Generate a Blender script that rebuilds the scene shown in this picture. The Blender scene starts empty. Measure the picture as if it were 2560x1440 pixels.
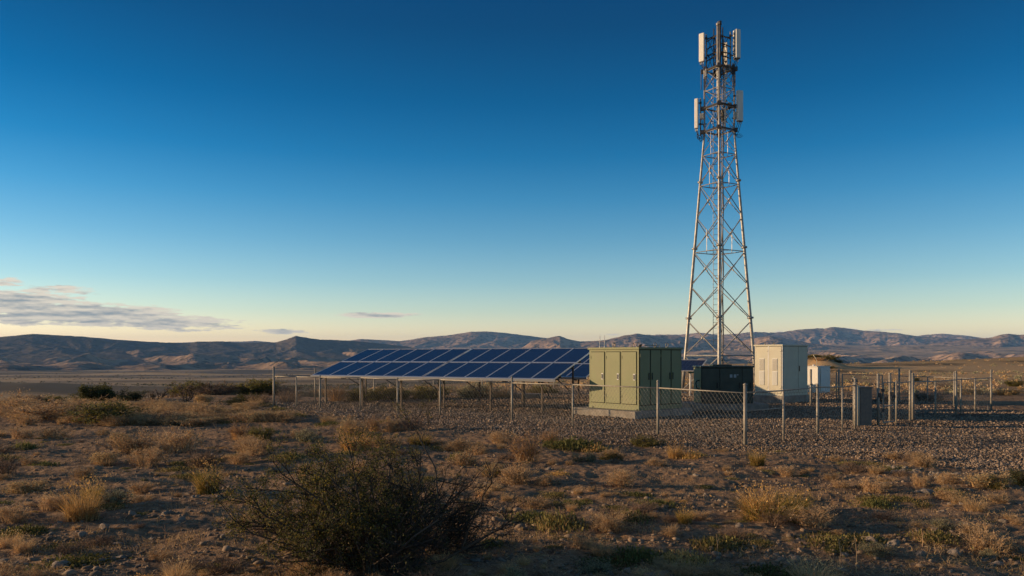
import bpy, math, random
import numpy as np
from mathutils import Vector

R = math.radians
random.seed(7)
RNG = np.random.default_rng(11)
scene = bpy.context.scene
col = scene.collection
CAM_H, FPX, HORIZON = 1.96, 2000.0, 888.0

# ------------------------------------------------------------------ noise
def _h(ix, iy, seed):
    h = (ix.astype(np.uint32) * np.uint32(374761393) + iy.astype(np.uint32) * np.uint32(668265263)
         + np.uint32((seed * 1442695041 + 12345) & 0xffffffff))
    h = (h ^ (h >> np.uint32(13))) * np.uint32(1274126177)
    return ((h ^ (h >> np.uint32(16))) & np.uint32(0xffff)).astype(np.float64) / 65535.0 * 2 * math.pi

def pn(x, y, seed=0):
    x = np.asarray(x, dtype=np.float64); y = np.asarray(y, dtype=np.float64)
    fx, fy = np.floor(x), np.floor(y)
    ix, iy = fx.astype(np.int64), fy.astype(np.int64)
    dx, dy = x - fx, y - fy
    def g(ox, oy):
        a = _h((ix + ox) & 0xffffffff, (iy + oy) & 0xffffffff, seed)
        return np.cos(a) * (dx - ox) + np.sin(a) * (dy - oy)
    u = dx * dx * dx * (dx * (dx * 6 - 15) + 10); v = dy * dy * dy * (dy * (dy * 6 - 15) + 10)
    a = g(0, 0) * (1 - u) + g(1, 0) * u
    b = g(0, 1) * (1 - u) + g(1, 1) * u
    return (a * (1 - v) + b * v) * 1.5

def fbm(x, y, oct=4, seed=0, gain=.5, ridged=False):
    s, a, t = 0, 1.0, 0
    for o in range(oct):
        n = pn(x * 2 ** o, y * 2 ** o, seed + o * 17)
        if ridged: n = 1 - 2 * np.abs(n)
        s = s + a * n; t += a; a *= gain
    return s / t

def sstep(a, b, x):
    t = np.clip((x - a) / (b - a), 0, 1)
    return t * t * (3 - 2 * t)

# ------------------------------------------------------------------ terrain
def terrain_base(x, y):
    x = np.asarray(x, float); y = np.asarray(y, float)
    r = np.hypot(x, y); az = np.degrees(np.arctan2(x, y))
    E = np.interp(az, [-180, -60, -30, -12, -3, 6, 14, 34, 60, 180], [60, 46, 40, 42, 62, 120, 150, 170, 120, 60])
    E = E * (1 + .12 * pn(az * .12, r * 0 + 3.3, 5))
    drop = sstep(0, 1, (r - E) / (E * 1.0 + 120)) ** .8
    z = -30 * drop - 15 * sstep(400, 2500, r)
    z = z + drop * (3.5 * pn(x / 260, y / 220, 3) + 9 * np.abs(pn(x / 900, y / 420, 6)) * sstep(900, 1800, r) + 1.2 * pn(x / 70, y / 70, 4)) * sstep(60, 400, r)
    # gentle rolls of the far plateau
    z = z + (1 - drop) * sstep(38, 90, r) * (.5 * pn(x / 40, y / 40, 21) + .25 * pn(x / 13, y / 13, 22))
    # knoll far to the right, mound behind the small cabinet, shaded spur in the valley
    z = z + 5.2 * np.exp(-(((x - 128) / 42) ** 2 + ((y - 165) / 55) ** 2))
    z = z + 1.5 * np.exp(-(((x - 44.5) / 3.0) ** 2 + ((y - 116) / 6) ** 2))
    z = z + 7 * np.exp(-(((x + 520) / 105) ** 2 + ((y - 790) / 80) ** 2)) * (1 + .25 * pn(x / 40, y / 40, 19))
    # low bank left of the viewpoint, outside the view, that shades the foreground
    z = z + 4.3 * np.exp(-(((x + 27) / 7.5) ** 2)) * (1 - sstep(4.5, 11.0, y + .9 * pn(x / 6, y / 3, 31))) * sstep(-40, -20, y)
    z = z + 1.1 * np.exp(-(((x + 24) / 5) ** 2 + ((y - 12.5) / 2.2) ** 2)) * (1 + .5 * pn(x / 2, y / 2, 33))
    return z

def terrain(x, y):
    x = np.asarray(x, float); y = np.asarray(y, float)
    r = np.hypot(x, y)
    z = terrain_base(x, y)
    near = 1 - sstep(25, 60, r)
    fore = (1 - gravel_mask(x, y))
    z = z + near * (.05 * pn(x / 2.6, y / 1.8, 1) + .012 * pn(x / 5, y / 5, 7) + fore * (.052 * pn(x / .85, y / .55, 2)
          + .017 * np.abs(pn(x / .33, y / .22, 8)) + .021 * fbm(x / .16, y / .11, 2, 9)))
    return z

GPOLY = np.array([(-9.6, 29.9), (-7.1, 27.2), (-4.5, 24.0), (-2.5, 21.8), (.19, 19.2), (1.96, 17.9), (3.6, 17.0), (5.0, 16.6),
                  (6.4, 15.7), (7.6, 15.0), (8.1, 13.9), (8.6, 12.9), (14, 12.5), (24, 22), (18.5, 25.3), (17.3, 28.0), (16.8, 32),
                  (16.5, 42), (9, 47), (0, 43), (-4, 38.5), (-9.3, 32.6)], float)

def poly_sd(x, y):
    """signed distance to the gravel polygon, positive inside"""
    x = np.asarray(x, float); y = np.asarray(y, float)
    d = np.full(x.shape, 1e9); ins = np.zeros(x.shape, bool)
    n = len(GPOLY)
    for i in range(n):
        ax, ay = GPOLY[i]; bx, by = GPOLY[(i + 1) % n]
        ex, ey = bx - ax, by - ay
        t = np.clip(((x - ax) * ex + (y - ay) * ey) / (ex * ex + ey * ey), 0, 1)
        d = np.minimum(d, np.hypot(x - ax - t * ex, y - ay - t * ey))
        c = ((ay > y) != (by > y)) & (x < (bx - ax) * (y - ay) / ((by - ay) if by != ay else 1e-9) + ax)
        ins ^= c
    return np.where(ins, d, -d)

def gravel_mask(x, y):
    d = poly_sd(x, y) + .35 * pn(np.asarray(x) / 1.3, np.asarray(y) / .9, 41) + .18 * pn(np.asarray(x) / .4, np.asarray(y) / .3, 42)
    return sstep(-.15, .35, d)

def gz(x, y):
    return float(terrain(np.array([x]), np.array([y]))[0])

def at(px, py):
    """ground point that the photograph shows at this pixel (level ground)"""
    d = CAM_H * FPX / (py - HORIZON)
    return (px - 1280) / FPX * d, d

# ------------------------------------------------------------------ materials
def mat(name, base, rough=.7, metal=0.0, var=None, scale=8, bump=0.0, bscale=40, spec=.4, island=0.0, trans=0.0, coat=0.0, dust=None, detail=4):
    """principled material; var = second colour mixed by noise; island = per-piece value jitter; dust=(colour, amount)"""
    m = bpy.data.materials.new(name); m.use_nodes = True
    nt = m.node_tree; N = nt.nodes; L = nt.links
    b = N['Principled BSDF']
    b.inputs['Roughness'].default_value = rough; b.inputs['Metallic'].default_value = metal
    b.inputs['Specular IOR Level'].default_value = spec
    if coat: b.inputs['Coat Weight'].default_value = coat
    c4 = lambda c: (c[0], c[1], c[2], 1)
    src = None
    tc = N.new('ShaderNodeTexCoord')
    def mix(a, bcol, fac):
        mx = N.new('ShaderNodeMix'); mx.data_type = 'RGBA'
        if isinstance(a, tuple): mx.inputs[6].default_value = a
        else: L.new(a, mx.inputs[6])
        if isinstance(bcol, tuple): mx.inputs[7].default_value = bcol
        else: L.new(bcol, mx.inputs[7])
        if isinstance(fac, float): mx.inputs[0].default_value = fac
        else: L.new(fac, mx.inputs[0])
        return mx.outputs[2]
    def noise(sc, det=detail, rng=(.35, .65), vec='Object'):
        n = N.new('ShaderNodeTexNoise'); n.inputs['Scale'].default_value = sc; n.inputs['Detail'].default_value = det
        L.new(tc.outputs[vec], n.inputs['Vector'])
        mr = N.new('ShaderNodeMapRange'); mr.inputs['From Min'].default_value = rng[0]; mr.inputs['From Max'].default_value = rng[1]
        L.new(n.outputs['Fac'], mr.inputs['Value'])
        return mr.outputs['Result'], n
    src = c4(base)
    if var:
        f, _ = noise(scale)
        src = mix(src, c4(var), f)
    if dust:
        f, _ = noise(dust[2] if len(dust) > 2 else 3, 8, (.45, .75))
        mm = N.new('ShaderNodeMath'); mm.operation = 'MULTIPLY'; L.new(f, mm.inputs[0]); mm.inputs[1].default_value = dust[1]
        src = mix(src, c4(dust[0]), mm.outputs[0])
    if island:
        g = N.new('ShaderNodeNewGeometry'); oi = N.new('ShaderNodeObjectInfo')
        ad = N.new('ShaderNodeMath'); ad.operation = 'ADD'
        L.new(g.outputs['Random Per Island'], ad.inputs[0])
        ml = N.new('ShaderNodeMath'); ml.operation = 'MULTIPLY'; ml.inputs[1].default_value = .6
        L.new(oi.outputs['Random'], ml.inputs[0]); L.new(ml.outputs[0], ad.inputs[1])
        mr = N.new('ShaderNodeMapRange'); mr.inputs['From Max'].default_value = 1.6
        mr.inputs['To Min'].default_value = 1 - island; mr.inputs['To Max'].default_value = 1 + island
        L.new(ad.outputs[0], mr.inputs['Value'])
        hs = N.new('ShaderNodeHueSaturation')
        L.new(mr.outputs['Result'], hs.inputs['Value'])
        if isinstance(src, tuple): hs.inputs['Color'].default_value = src
        else: L.new(src, hs.inputs['Color'])
        src = hs.outputs['Color']
    if isinstance(src, tuple): b.inputs['Base Color'].default_value = src
    else: L.new(src, b.inputs['Base Color'])
    if bump:
        _, n = noise(bscale, 6)
        bp = N.new('ShaderNodeBump'); bp.inputs['Strength'].default_value = bump; bp.inputs['Distance'].default_value = .02
        L.new(n.outputs['Fac'], bp.inputs['Height']); L.new(bp.outputs['Normal'], b.inputs['Normal'])
    if trans:
        tr = N.new('ShaderNodeBsdfTranslucent'); ms = N.new('ShaderNodeMixShader'); ms.inputs[0].default_value = trans
        if isinstance(src, tuple): tr.inputs['Color'].default_value = src
        else: L.new(src, tr.inputs['Color'])
        out = N['Material Output']
        L.new(b.outputs[0], ms.inputs[1]); L.new(tr.outputs[0], ms.inputs[2]); L.new(ms.outputs[0], out.inputs['Surface'])
    return m

M = {}
M['galv'] = mat('galvanised_steel', (.33, .295, .24), .6, .2, var=(.24, .21, .17), scale=14, spec=.5)
M['galvtower'] = mat('tower_steel', (.40, .38, .34), .48, .35, var=(.25, .235, .215), scale=6, spec=.5)
M['wire'] = mat('fence_wire', (.17, .16, .145), .5, .4)
M['darksteel'] = mat('dark_steel', (.05, .05, .052), .55, .3, var=(.09, .08, .075), scale=10)
M['rust'] = mat('weathered_steel', (.17, .15, .135), .7, .2, var=(.23, .19, .155), scale=12)
M['green'] = mat('olive_green_paint', (.200, .212, .110), .6, 0, var=(.222, .232, .124), scale=1.6, spec=.22, dust=((.25, .21, .14), .32, 2.6))
M['greenseam'] = mat('door_gap', (.012, .015, .01), .9)
M['darkgreen'] = mat('dark_green_paint', (.020, .034, .024), .45, 0, var=(.030, .045, .032), scale=2, spec=.5, dust=((.2, .18, .13), .16, 3))
M['cream'] = mat('cream_paint', (.55, .52, .40), .65, 0, var=(.50, .475, .375), scale=2, spec=.2, dust=((.42, .34, .24), .25, 3))
M['white'] = mat('white_paint', (.68, .66, .62), .65, 0, var=(.66, .64, .60), scale=3, dust=((.45, .38, .3), .2, 4))
M['louvre'] = mat('louvre_metal', (.50, .50, .47), .6, .1)
M['antenna'] = mat('antenna_radome', (.74, .70, .62), .5, 0, var=(.68, .64, .56), scale=2)
M['black'] = mat('black_rubber', (.012, .012, .013), .5)
M['concrete'] = mat('concrete', (.31, .275, .23), .9, 0, var=(.21, .185, .155), scale=5, bump=.5, bscale=30, dust=((.2, .16, .12), .6, 2))
M['leg'] = mat('brown_steel_leg', (.105, .076, .052), .75, .1, var=(.15, .11, .075), scale=12)
M['label'] = mat('sticker', (.36, .38, .40), .5)
M['alu'] = mat('aluminium_frame', (.66, .66, .66), .35, .6)
M['teal'] = mat('teal_box', (.03, .14, .13), .4)

def solar_mat():
    m = bpy.data.materials.new('solar_cells'); m.use_nodes = True
    nt = m.node_tree; N = nt.nodes; L = nt.links; b = N['Principled BSDF']
    tc = N.new('ShaderNodeTexCoord'); sp = N.new('ShaderNodeSeparateXYZ'); L.new(tc.outputs['UV'], sp.inputs[0])
    def grid(out, n, w):
        a = N.new('ShaderNodeMath'); a.operation = 'MULTIPLY'; a.inputs[1].default_value = n; L.new(out, a.inputs[0])
        f = N.new('ShaderNodeMath'); f.operation = 'FRACT'; L.new(a.outputs[0], f.inputs[0])
        s = N.new('ShaderNodeMath'); s.operation = 'LESS_THAN'; s.inputs[1].default_value = w; L.new(f.outputs[0], s.inputs[0])
        return s.outputs[0]
    g1 = grid(sp.outputs['X'], 6, .06); g2 = grid(sp.outputs['Y'], 10, .05); g3 = grid(sp.outputs['X'], 18, .09)
    mx = N.new('ShaderNodeMath'); mx.operation = 'MAXIMUM'; L.new(g1, mx.inputs[0]); L.new(g2, mx.inputs[1])
    sc = N.new('ShaderNodeMath'); sc.operation = 'MULTIPLY'; sc.inputs[1].default_value = .55; L.new(g3, sc.inputs[0])
    m2 = N.new('ShaderNodeMath'); m2.operation = 'MAXIMUM'; L.new(mx.outputs[0], m2.inputs[0]); L.new(sc.outputs[0], m2.inputs[1])
    no = N.new('ShaderNodeTexNoise'); no.inputs['Scale'].default_value = 3; no.inputs['Detail'].default_value = 6; L.new(tc.outputs['Object'], no.inputs['Vector'])
    oi = N.new('ShaderNodeObjectInfo')
    c1 = N.new('ShaderNodeMix'); c1.data_type = 'RGBA'; c1.inputs[6].default_value = (.006, .014, .050, 1); c1.inputs[7].default_value = (.010, .024, .080, 1)
    ad = N.new('ShaderNodeMath'); ad.operation = 'MULTIPLY'; L.new(no.outputs['Fac'], ad.inputs[0]); L.new(oi.outputs['Random'], ad.inputs[1])
    L.new(ad.outputs[0], c1.inputs[0])
    c2 = N.new('ShaderNodeMix'); c2.data_type = 'RGBA'; c2.inputs[7].default_value = (.10, .13, .22, 1); L.new(c1.outputs[2], c2.inputs[6])
    fa = N.new('ShaderNodeMath'); fa.operation = 'MULTIPLY'; fa.inputs[1].default_value = .5; L.new(m2.outputs[0], fa.inputs[0])
    L.new(fa.outputs[0], c2.inputs[0]); L.new(c2.outputs[2], b.inputs['Base Color'])
    b.inputs['Roughness'].default_value = .2; b.inputs['Specular IOR Level'].default_value = .28
    return m
M['solar'] = solar_mat()

# plants: several colours of each
PL = {
    'straw': mat('straw_blades', (.56, .375, .18), .75, island=.5, trans=.35, spec=.15),
    'gold': mat('golden_blades', (.60, .36, .125), .75, island=.5, trans=.35, spec=.15),
    'tan': mat('dry_tan_twigs', (.52, .355, .205), .8, island=.45, trans=.3, spec=.1),
    'pink': mat('dusty_brown_twigs', (.27, .185, .13), .8, island=.45, trans=.2, spec=.1),
    'rusty': mat('rusty_seed_heads', (.42, .24, .11), .8, island=.45, trans=.3, spec=.1),
    'sage': mat('grey_sage_leaves', (.32, .29, .17), .8, island=.4, trans=.25, spec=.1),
    'olive': mat('olive_leaves', (.125, .122, .036), .7, island=.55, trans=.35, spec=.2),
    'yellow': mat('yellow_green_leaves', (.25, .19, .035), .7, island=.5, trans=.4, spec=.2),
    'weed': mat('weed_leaves', (.165, .14, .045), .75, island=.5, trans=.3, spec=.2),
    'dark': mat('dark_leaves', (.058, .062, .024), .7, island=.5, trans=.25, spec=.2),
    'bark': mat('grey_bark', (.11, .085, .065), .85, island=.4, spec=.2),
    'darkbark': mat('dark_bark', (.05, .042, .035), .85, island=.4, spec=.2),
}

# ------------------------------------------------------------------ object helpers
def tag(o, label=None, cat=None, group=None, kind=None):
    if label: o['label'] = label
    if cat: o['category'] = cat
    if group: o['group'] = group
    if kind: o['kind'] = kind
    return o

def thing(name, label, cat, loc=(0, 0, 0), rz=0.0, group=None):
    o = bpy.data.objects.new(name, None); col.objects.link(o)
    o.location = loc; o.rotation_euler = (0, 0, rz); o.empty_display_size = .2
    return tag(o, label, cat, group)

def mesh_np(name, V, F, mats, mi=None, smooth=False, uv=None):
    """V (n,3), F list of (k,4)/(k,3) arrays"""
    me = bpy.data.meshes.new(name)
    Fs = F if isinstance(F, (list, tuple)) else [F]
    Fs = [np.asarray(f, np.int32) for f in Fs if len(f)]
    V = np.asarray(V, np.float32)
    nl = sum(f.size for f in Fs); npoly = sum(len(f) for f in Fs)
    me.vertices.add(len(V)); me.vertices.foreach_set('co', V.ravel())
    me.loops.add(nl); me.loops.foreach_set('vertex_index', np.concatenate([f.ravel() for f in Fs]))
    me.polygons.add(npoly)
    tot = np.concatenate([np.full(len(f), f.shape[1], np.int32) for f in Fs])
    st = np.concatenate([[0], np.cumsum(tot)[:-1]]).astype(np.int32)
    me.polygons.foreach_set('loop_start', st)
    me.polygons.foreach_set('loop_total', tot)
    for m in (mats if isinstance(mats, (list, tuple)) else [mats]): me.materials.append(m)
    if mi is not None: me.polygons.foreach_set('material_index', np.asarray(mi, np.int32))
    if smooth: me.polygons.foreach_set('use_smooth', np.ones(npoly, bool))
    me.update(calc_edges=True); me.validate()
    return me

def link(name, me, parent=None, loc=None):
    o = bpy.data.objects.new(name, me); col.objects.link(o)
    if parent is not None: o.parent = parent
    if loc is not None: o.location = loc
    return o

class MB:
    def __init__(s): s.v = []; s.f = []
    def add(s, vs, fs):
        n = len(s.v); s.v += [tuple(p) for p in vs]; s.f += [tuple(i + n for i in q) for q in fs]; return s
    def obox(s, o, a, b, c):
        o, a, b, c = (Vector(t) for t in (o, a, b, c))
        p = [o, o + a, o + a + b, o + b]; p += [q + c for q in p]
        fs = [(0, 3, 2, 1), (4, 5, 6, 7), (0, 1, 5, 4), (1, 2, 6, 5), (2, 3, 7, 6), (3, 0, 4, 7)]
        if a.cross(b).dot(c) < 0: fs = [f[::-1] for f in fs]
        return s.add(p, fs)
    def box(s, x0, x1, y0, y1, z0, z1):
        return s.obox((x0, y0, z0), (x1 - x0, 0, 0), (0, y1 - y0, 0), (0, 0, z1 - z0))
    def tube(s, p, r, n=8, cap=True):
        """polyline p with radius r (number or list)"""
        p = [Vector(q) for q in p]; m = len(p)
        rs = r if isinstance(r, (list, tuple)) else [r] * m
        vs, fs = [], []
        prev = None
        for i, q in enumerate(p):
            d = (p[min(i + 1, m - 1)] - p[max(i - 1, 0)])
            if d.length < 1e-9: d = Vector((0, 0, 1))
            d.normalize()
            if prev is None:
                u = d.cross(Vector((0, 0, 1)) if abs(d.z) < .9 else Vector((1, 0, 0))).normalized()
            else:
                u = (prev - d * prev.dot(d)).normalized()
            prev = u; w = d.cross(u)
            for k in range(n):
                a = 2 * math.pi * k / n
                vs.append(q + (u * math.cos(a) + w * math.sin(a)) * rs[i])
        for i in range(m - 1):
            for k in range(n):
                k2 = (k + 1) % n
                fs.append((i * n + k, i * n + k2, (i + 1) * n + k2, (i + 1) * n + k))
        if cap:
            fs.append(tuple(range(n - 1, -1, -1))); fs.append(tuple((m - 1) * n + k for k in range(n)))
        return s.add(vs, fs)
    def build(s, name, m, parent=None, bevel=0, smooth=False, off=None, auto=False):
        me = bpy.data.meshes.new(name)
        v = s.v if off is None else [(a - off[0], b - off[1], c - off[2]) for a, b, c in s.v]
        me.from_pydata(v, [], s.f)
        me.materials.append(m); me.update()
        if smooth:
            me.polygons.foreach_set('use_smooth', [len(p.vertices) == 4 for p in me.polygons])
        o = link(name, me, parent)
        if bevel:
            bv = o.modifiers.new('Bevel', 'BEVEL'); bv.width = bevel; bv.segments = 2; bv.limit_method = 'ANGLE'
        return o
# ------------------------------------------------------------------ camera
cam = bpy.data.cameras.new('camera'); camo = bpy.data.objects.new('camera', cam); col.objects.link(camo)
cam.sensor_width = 36; cam.lens = 36 * FPX / 2560; cam.shift_y = (HORIZON - 720) / 2560
cam.clip_start = .1; cam.clip_end = 60000
camo.location = (0, 0, CAM_H); camo.rotation_euler = (R(90), 0, 0)
scene.camera = camo

# ------------------------------------------------------------------ sun
SUN_EL, SUN_DIR = 9.0, Vector((-1.0, .12, 0)).normalized()
to_sun = Vector((SUN_DIR.x * math.cos(R(SUN_EL)), SUN_DIR.y * math.cos(R(SUN_EL)), math.sin(R(SUN_EL))))
sl = bpy.data.lights.new('sun', 'SUN'); slo = bpy.data.objects.new('sun', sl); col.objects.link(slo)
sl.energy = 5.0; sl.angle = R(.55); sl.color = (1.0, .69, .395)
slo.rotation_euler = to_sun.to_track_quat('Z', 'Y').to_euler(); slo.location = (-60, 0, 40)

# ------------------------------------------------------------------ sky
def build_world():
    w = bpy.data.worlds.new('World'); scene.world = w; w.use_nodes = True
    nt = w.node_tree; N = nt.nodes; L = nt.links
    bg = N['Background']; bg.inputs['Strength'].default_value = .08
    sk = N.new('ShaderNodeTexSky'); sk.sky_type = 'NISHITA'; sk.sun_disc = False
    sk.sun_elevation = R(SUN_EL); sk.sun_rotation = math.atan2(SUN_DIR.x, SUN_DIR.y)
    sk.air_density = 1.0; sk.dust_density = .6; sk.ozone_density = 3.0; sk.altitude = 1200
    tc = N.new('ShaderNodeTexCoord'); sp = N.new('ShaderNodeSeparateXYZ'); L.new(tc.outputs['Generated'], sp.inputs[0])
    def math_(op, a, b=None, c=None, clamp=False):
        n = N.new('ShaderNodeMath'); n.operation = op; n.use_clamp = clamp
        for i, q in enumerate((a, b, c)):
            if q is None: continue
            if isinstance(q, (int, float)): n.inputs[i].default_value = q
            else: L.new(q, n.inputs[i])
        return n.outputs[0]
    def mixc(a, b, f, mode='MIX'):
        n = N.new('ShaderNodeMix'); n.data_type = 'RGBA'; n.blend_type = mode
        for i, q in ((6, a), (7, b)):
            if isinstance(q, tuple): n.inputs[i].default_value = (*q, 1)
            else: L.new(q, n.inputs[i])
        if isinstance(f, (int, float)): n.inputs[0].default_value = f
        else: L.new(f, n.inputs[0])
        return n.outputs[2]
    X, Y, Z = sp.outputs
    # grade of the physical sky: richer blue in view, added warm fill light overhead
    ramp = N.new('ShaderNodeValToRGB'); L.new(Z, ramp.inputs[0])
    cr = ramp.color_ramp; cr.interpolation = "LINEAR"
    stops = GRADE
    cr.elements[0].position = stops[0][0]; cr.elements[0].color = (*stops[0][1], 1)
    cr.elements[1].position = stops[-1][0]; cr.elements[1].color = (*stops[-1][1], 1)
    for p, c in stops[1:-1]:
        e = cr.elements.new(p); e.color = (*c, 1)
    sky = mixc(sk.outputs[0], ramp.outputs[0], 1.0, 'MULTIPLY')
    # clouds on the far dome: azimuth / elevation in degrees
    az = math_('MULTIPLY', math_('ARCTAN2', X, Y), 180 / math.pi)
    el = math_('MULTIPLY', math_('ARCSINE', Z), 180 / math.pi)
    def noise(sx, sy, off, det=6, ro=.6, dz=0.0):
        cb = N.new('ShaderNodeCombineXYZ')
        L.new(math_('MULTIPLY_ADD', az, sx, off), cb.inputs[0]); L.new(math_('MULTIPLY_ADD', el, sy, off * .7 + dz), cb.inputs[1])
        cb.inputs[2].default_value = off
        n = N.new('ShaderNodeTexNoise'); n.inputs['Scale'].default_value = 1; n.inputs['Detail'].default_value = det
        n.inputs['Roughness'].default_value = ro
        L.new(cb.outputs[0], n.inputs['Vector']); return n.outputs['Fac']
    def blob(a0, e0, wa, we, amp, slope=0.0):
        da = math_('DIVIDE', math_('SUBTRACT', az, a0), wa)
        ee = math_('SUBTRACT', math_('SUBTRACT', el, e0), math_('MULTIPLY', math_('SUBTRACT', az, a0), slope))
        de = math_('DIVIDE', ee, we)
        q = math_('ADD', math_('MULTIPLY', da, da), math_('MULTIPLY', de, de))
        return math_('MULTIPLY', math_('SUBTRACT', 1.0, q, None, True), amp)
    def pa(px, py): return math.degrees(math.atan((px - 1280) / FPX)), math.degrees(math.atan((HORIZON - py) / FPX * math.cos(math.atan((px - 1280) / FPX))))
    mask = None
    for px, py, wx, wy, amp, slope in CLOUDS:
        a0, e0 = pa(px, py)
        b = blob(a0, e0, wx / FPX * 57.3 * math.cos(R(a0)) ** 2, wy / FPX * 57.3, amp, slope)
        mask = b if mask is None else math_('MAXIMUM', mask, b)
    n1 = noise(.36, 2.6, 3.1); n1b = noise(.36, 2.6, 3.1, dz=-.42)
    n2 = noise(1.3, 6.5, 9.7, 7)
    fld = math_('ADD', math_('MULTIPLY', n1, .56), math_('MULTIPLY', n2, .44))
    dens = math_('SUBTRACT', math_('ADD', fld, math_('MULTIPLY', mask, .565)), .84)
    a = N.new('ShaderNodeMapRange'); a.interpolation_type = 'SMOOTHSTEP'; a.inputs['From Min'].default_value = 0; a.inputs['From Max'].default_value = .13
    L.new(dens, a.inputs['Value'])
    alpha = math_('MULTIPLY', a.outputs['Result'], .93)
    # thick parts are grey-blue, thin rims and upper sides catch the low sun
    th = N.new('ShaderNodeMapRange'); th.inputs['From Min'].default_value = .08; th.inputs['From Max'].default_value = .42; L.new(dens, th.inputs['Value'])
    up = math_('MULTIPLY_ADD', math_('SUBTRACT', n1b, n1), 3.6, .0)
    body = math_('ADD', th.outputs['Result'], up, None, True)
    cc = mixc(CLOUD_LIT, CLOUD_DARK, body)
    fin = mixc(sky, cc, alpha)
    L.new(fin, bg.inputs['Color'])
# (position = sine of elevation, colour multiplier; overhead stops brightened to fill the shade)
GRADE = [(0.0, (4.7, 3.1, 2.35)), (.03, (4.2, 2.9, 2.1)), (.054, (3.0, 2.45, 1.95)), (.09, (2.0, 2.05, 1.85)), (.14, (1.15, 1.68, 1.72)),
         (.19, (.5, 1.38, 1.62)), (.24, (.12, 1.07, 1.43)), (.30, (.0, .80, 1.17)), (.38, (.0, .56, .87)), (.43, (.0, .52, .85)), (.56, (.5, .95, 1.2)), (.75, (2.2, 1.5, 1.1)), (1.0, (2.6, 1.55, 1.0))]
CLOUD_LIT = (9.2, 8.0, 6.4); CLOUD_DARK = (3.0, 3.35, 3.7)
CLOUDS = [(40, 750, 300, 34, 1.05, 0), (190, 785, 500, 44, 1.1, -.02), (420, 806, 330, 30, 1.0, -.02), (110, 800, 300, 24, .9, 0), (540, 801, 150, 9, .8, 0), (470, 825, 150, 10, .8, 0),
          (25, 706, 80, 18, .85, 0), (150, 722, 180, 22, .80, 0), (215, 731, 90, 10, .8, 0), (700, 828, 130, 12, .9, 0), (945, 788, 170, 13, 1.0, 0), (1030, 786, 60, 9, .9, 0),
          (790, 771, 90, 8, .6, 0), (490, 738, 80, 10, .5, 0), (2200, 826, 110, 9, .72, 0), (2125, 823, 60, 8, .78, 0), (1530, 836, 80, 8, .7, 0), (1950, 829, 70, 7, .7, 0)]
build_world()

# ------------------------------------------------------------------ ground sheet
def soil_mat():
    m = bpy.data.materials.new('desert_soil'); m.use_nodes = True
    nt = m.node_tree; N = nt.nodes; L = nt.links; b = N['Principled BSDF']
    b.inputs['Roughness'].default_value = .95; b.inputs['Specular IOR Level'].default_value = .1
    tc = N.new('ShaderNodeTexCoord')
    def noise(sc, det, lo, hi, stretch=None):
        n = N.new('ShaderNodeTexNoise'); n.inputs['Scale'].default_value = sc; n.inputs['Detail'].default_value = det
        if stretch:
            mp = N.new('ShaderNodeMapping'); mp.inputs['Scale'].default_value = stretch
            L.new(tc.outputs['Object'], mp.inputs[0]); L.new(mp.outputs[0], n.inputs['Vector'])
        else: L.new(tc.outputs['Object'], n.inputs['Vector'])
        r = N.new('ShaderNodeMapRange'); r.inputs['From Min'].default_value = lo; r.inputs['From Max'].default_value = hi
        L.new(n.outputs['Fac'], r.inputs['Value']); return r.outputs['Result'], n
    def mix(a, c, f):
        x = N.new('ShaderNodeMix'); x.data_type = 'RGBA'
        for i, q in ((6, a), (7, c)):
            if isinstance(q, tuple): x.inputs[i].default_value = (*q, 1)
            else: L.new(q, x.inputs[i])
        if isinstance(f, float): x.inputs[0].default_value = f
        else: L.new(f, x.inputs[0])
        return x.outputs[2]
    def mul(a, k):
        x = N.new('ShaderNodeMath'); x.operation = 'MULTIPLY'; L.new(a, x.inputs[0])
        if isinstance(k, float): x.inputs[1].default_value = k
        else: L.new(k, x.inputs[1])
        return x.outputs[0]
    f1, _ = noise(.55, 6, .35, .65); f2, _ = noise(7, 8, .42, .6); f3, _ = noise(38, 4, .5, .68); f4, nb = noise(90, 5, .4, .6)
    near = mix((.34, .205, .112), (.215, .136, .080), f1)
    near = mix(near, (.105, .074, .050), mul(f2, .65))
    near = mix(near, (.43, .31, .21), mul(f3, .5))
    # far plain: tan grassland, olive flats, dark scrub dots
    g1, _ = noise(.0042, 9, .42, .58, (.6, .9, 1)); g2, _ = noise(.012, 9, .47, .58, (.4, 1.0, 1)); g3, _ = noise(.10, 6, .53, .62, (.6, .6, 1))
    far = mix((.52, .325, .155), (.24, .165, .080), g1)
    far = mix(far, (.56, .38, .21), mul(g2, .5))
    far = mix(far, (.075, .066, .038), mul(g3, .8))
    g4, _ = noise(.0016, 9, .50, .62, (.3, 1.2, 1)); far = mix(far, (.085, .072, .045), mul(g4, .75))
    at_ = N.new('ShaderNodeAttribute'); at_.attribute_name = 'far'
    a2 = N.new('ShaderNodeAttribute'); a2.attribute_name = 'valley'
    g5, _ = noise(.0030, 9, .46, .56, (.30, 1.3, 1)); g6, _ = noise(.0075, 6, .50, .58, (.25, 1.5, 1)); val = mix((.125, .088, .048), (.52, .325, .145), g5); val = mix(val, (.50, .34, .19), mul(g6, .6)); val = mix(val, (.05, .045, .03), mul(g4, .8))
    far = mix(far, val, mul(a2.outputs['Fac'], 1.0))
    L.new(mix(near, far, at_.outputs['Fac']), b.inputs['Base Color'])
    bp = N.new('ShaderNodeBump'); bp.inputs['Strength'].default_value = .9; bp.inputs['Distance'].default_value = .012
    ad = N.new('ShaderNodeMath'); ad.operation = 'ADD'; L.new(f2, ad.inputs[0]); L.new(nb.outputs['Fac'], ad.inputs[1])
    L.new(ad.outputs[0], bp.inputs['Height']); L.new(bp.outputs['Normal'], b.inputs['Normal'])
    return m

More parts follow.
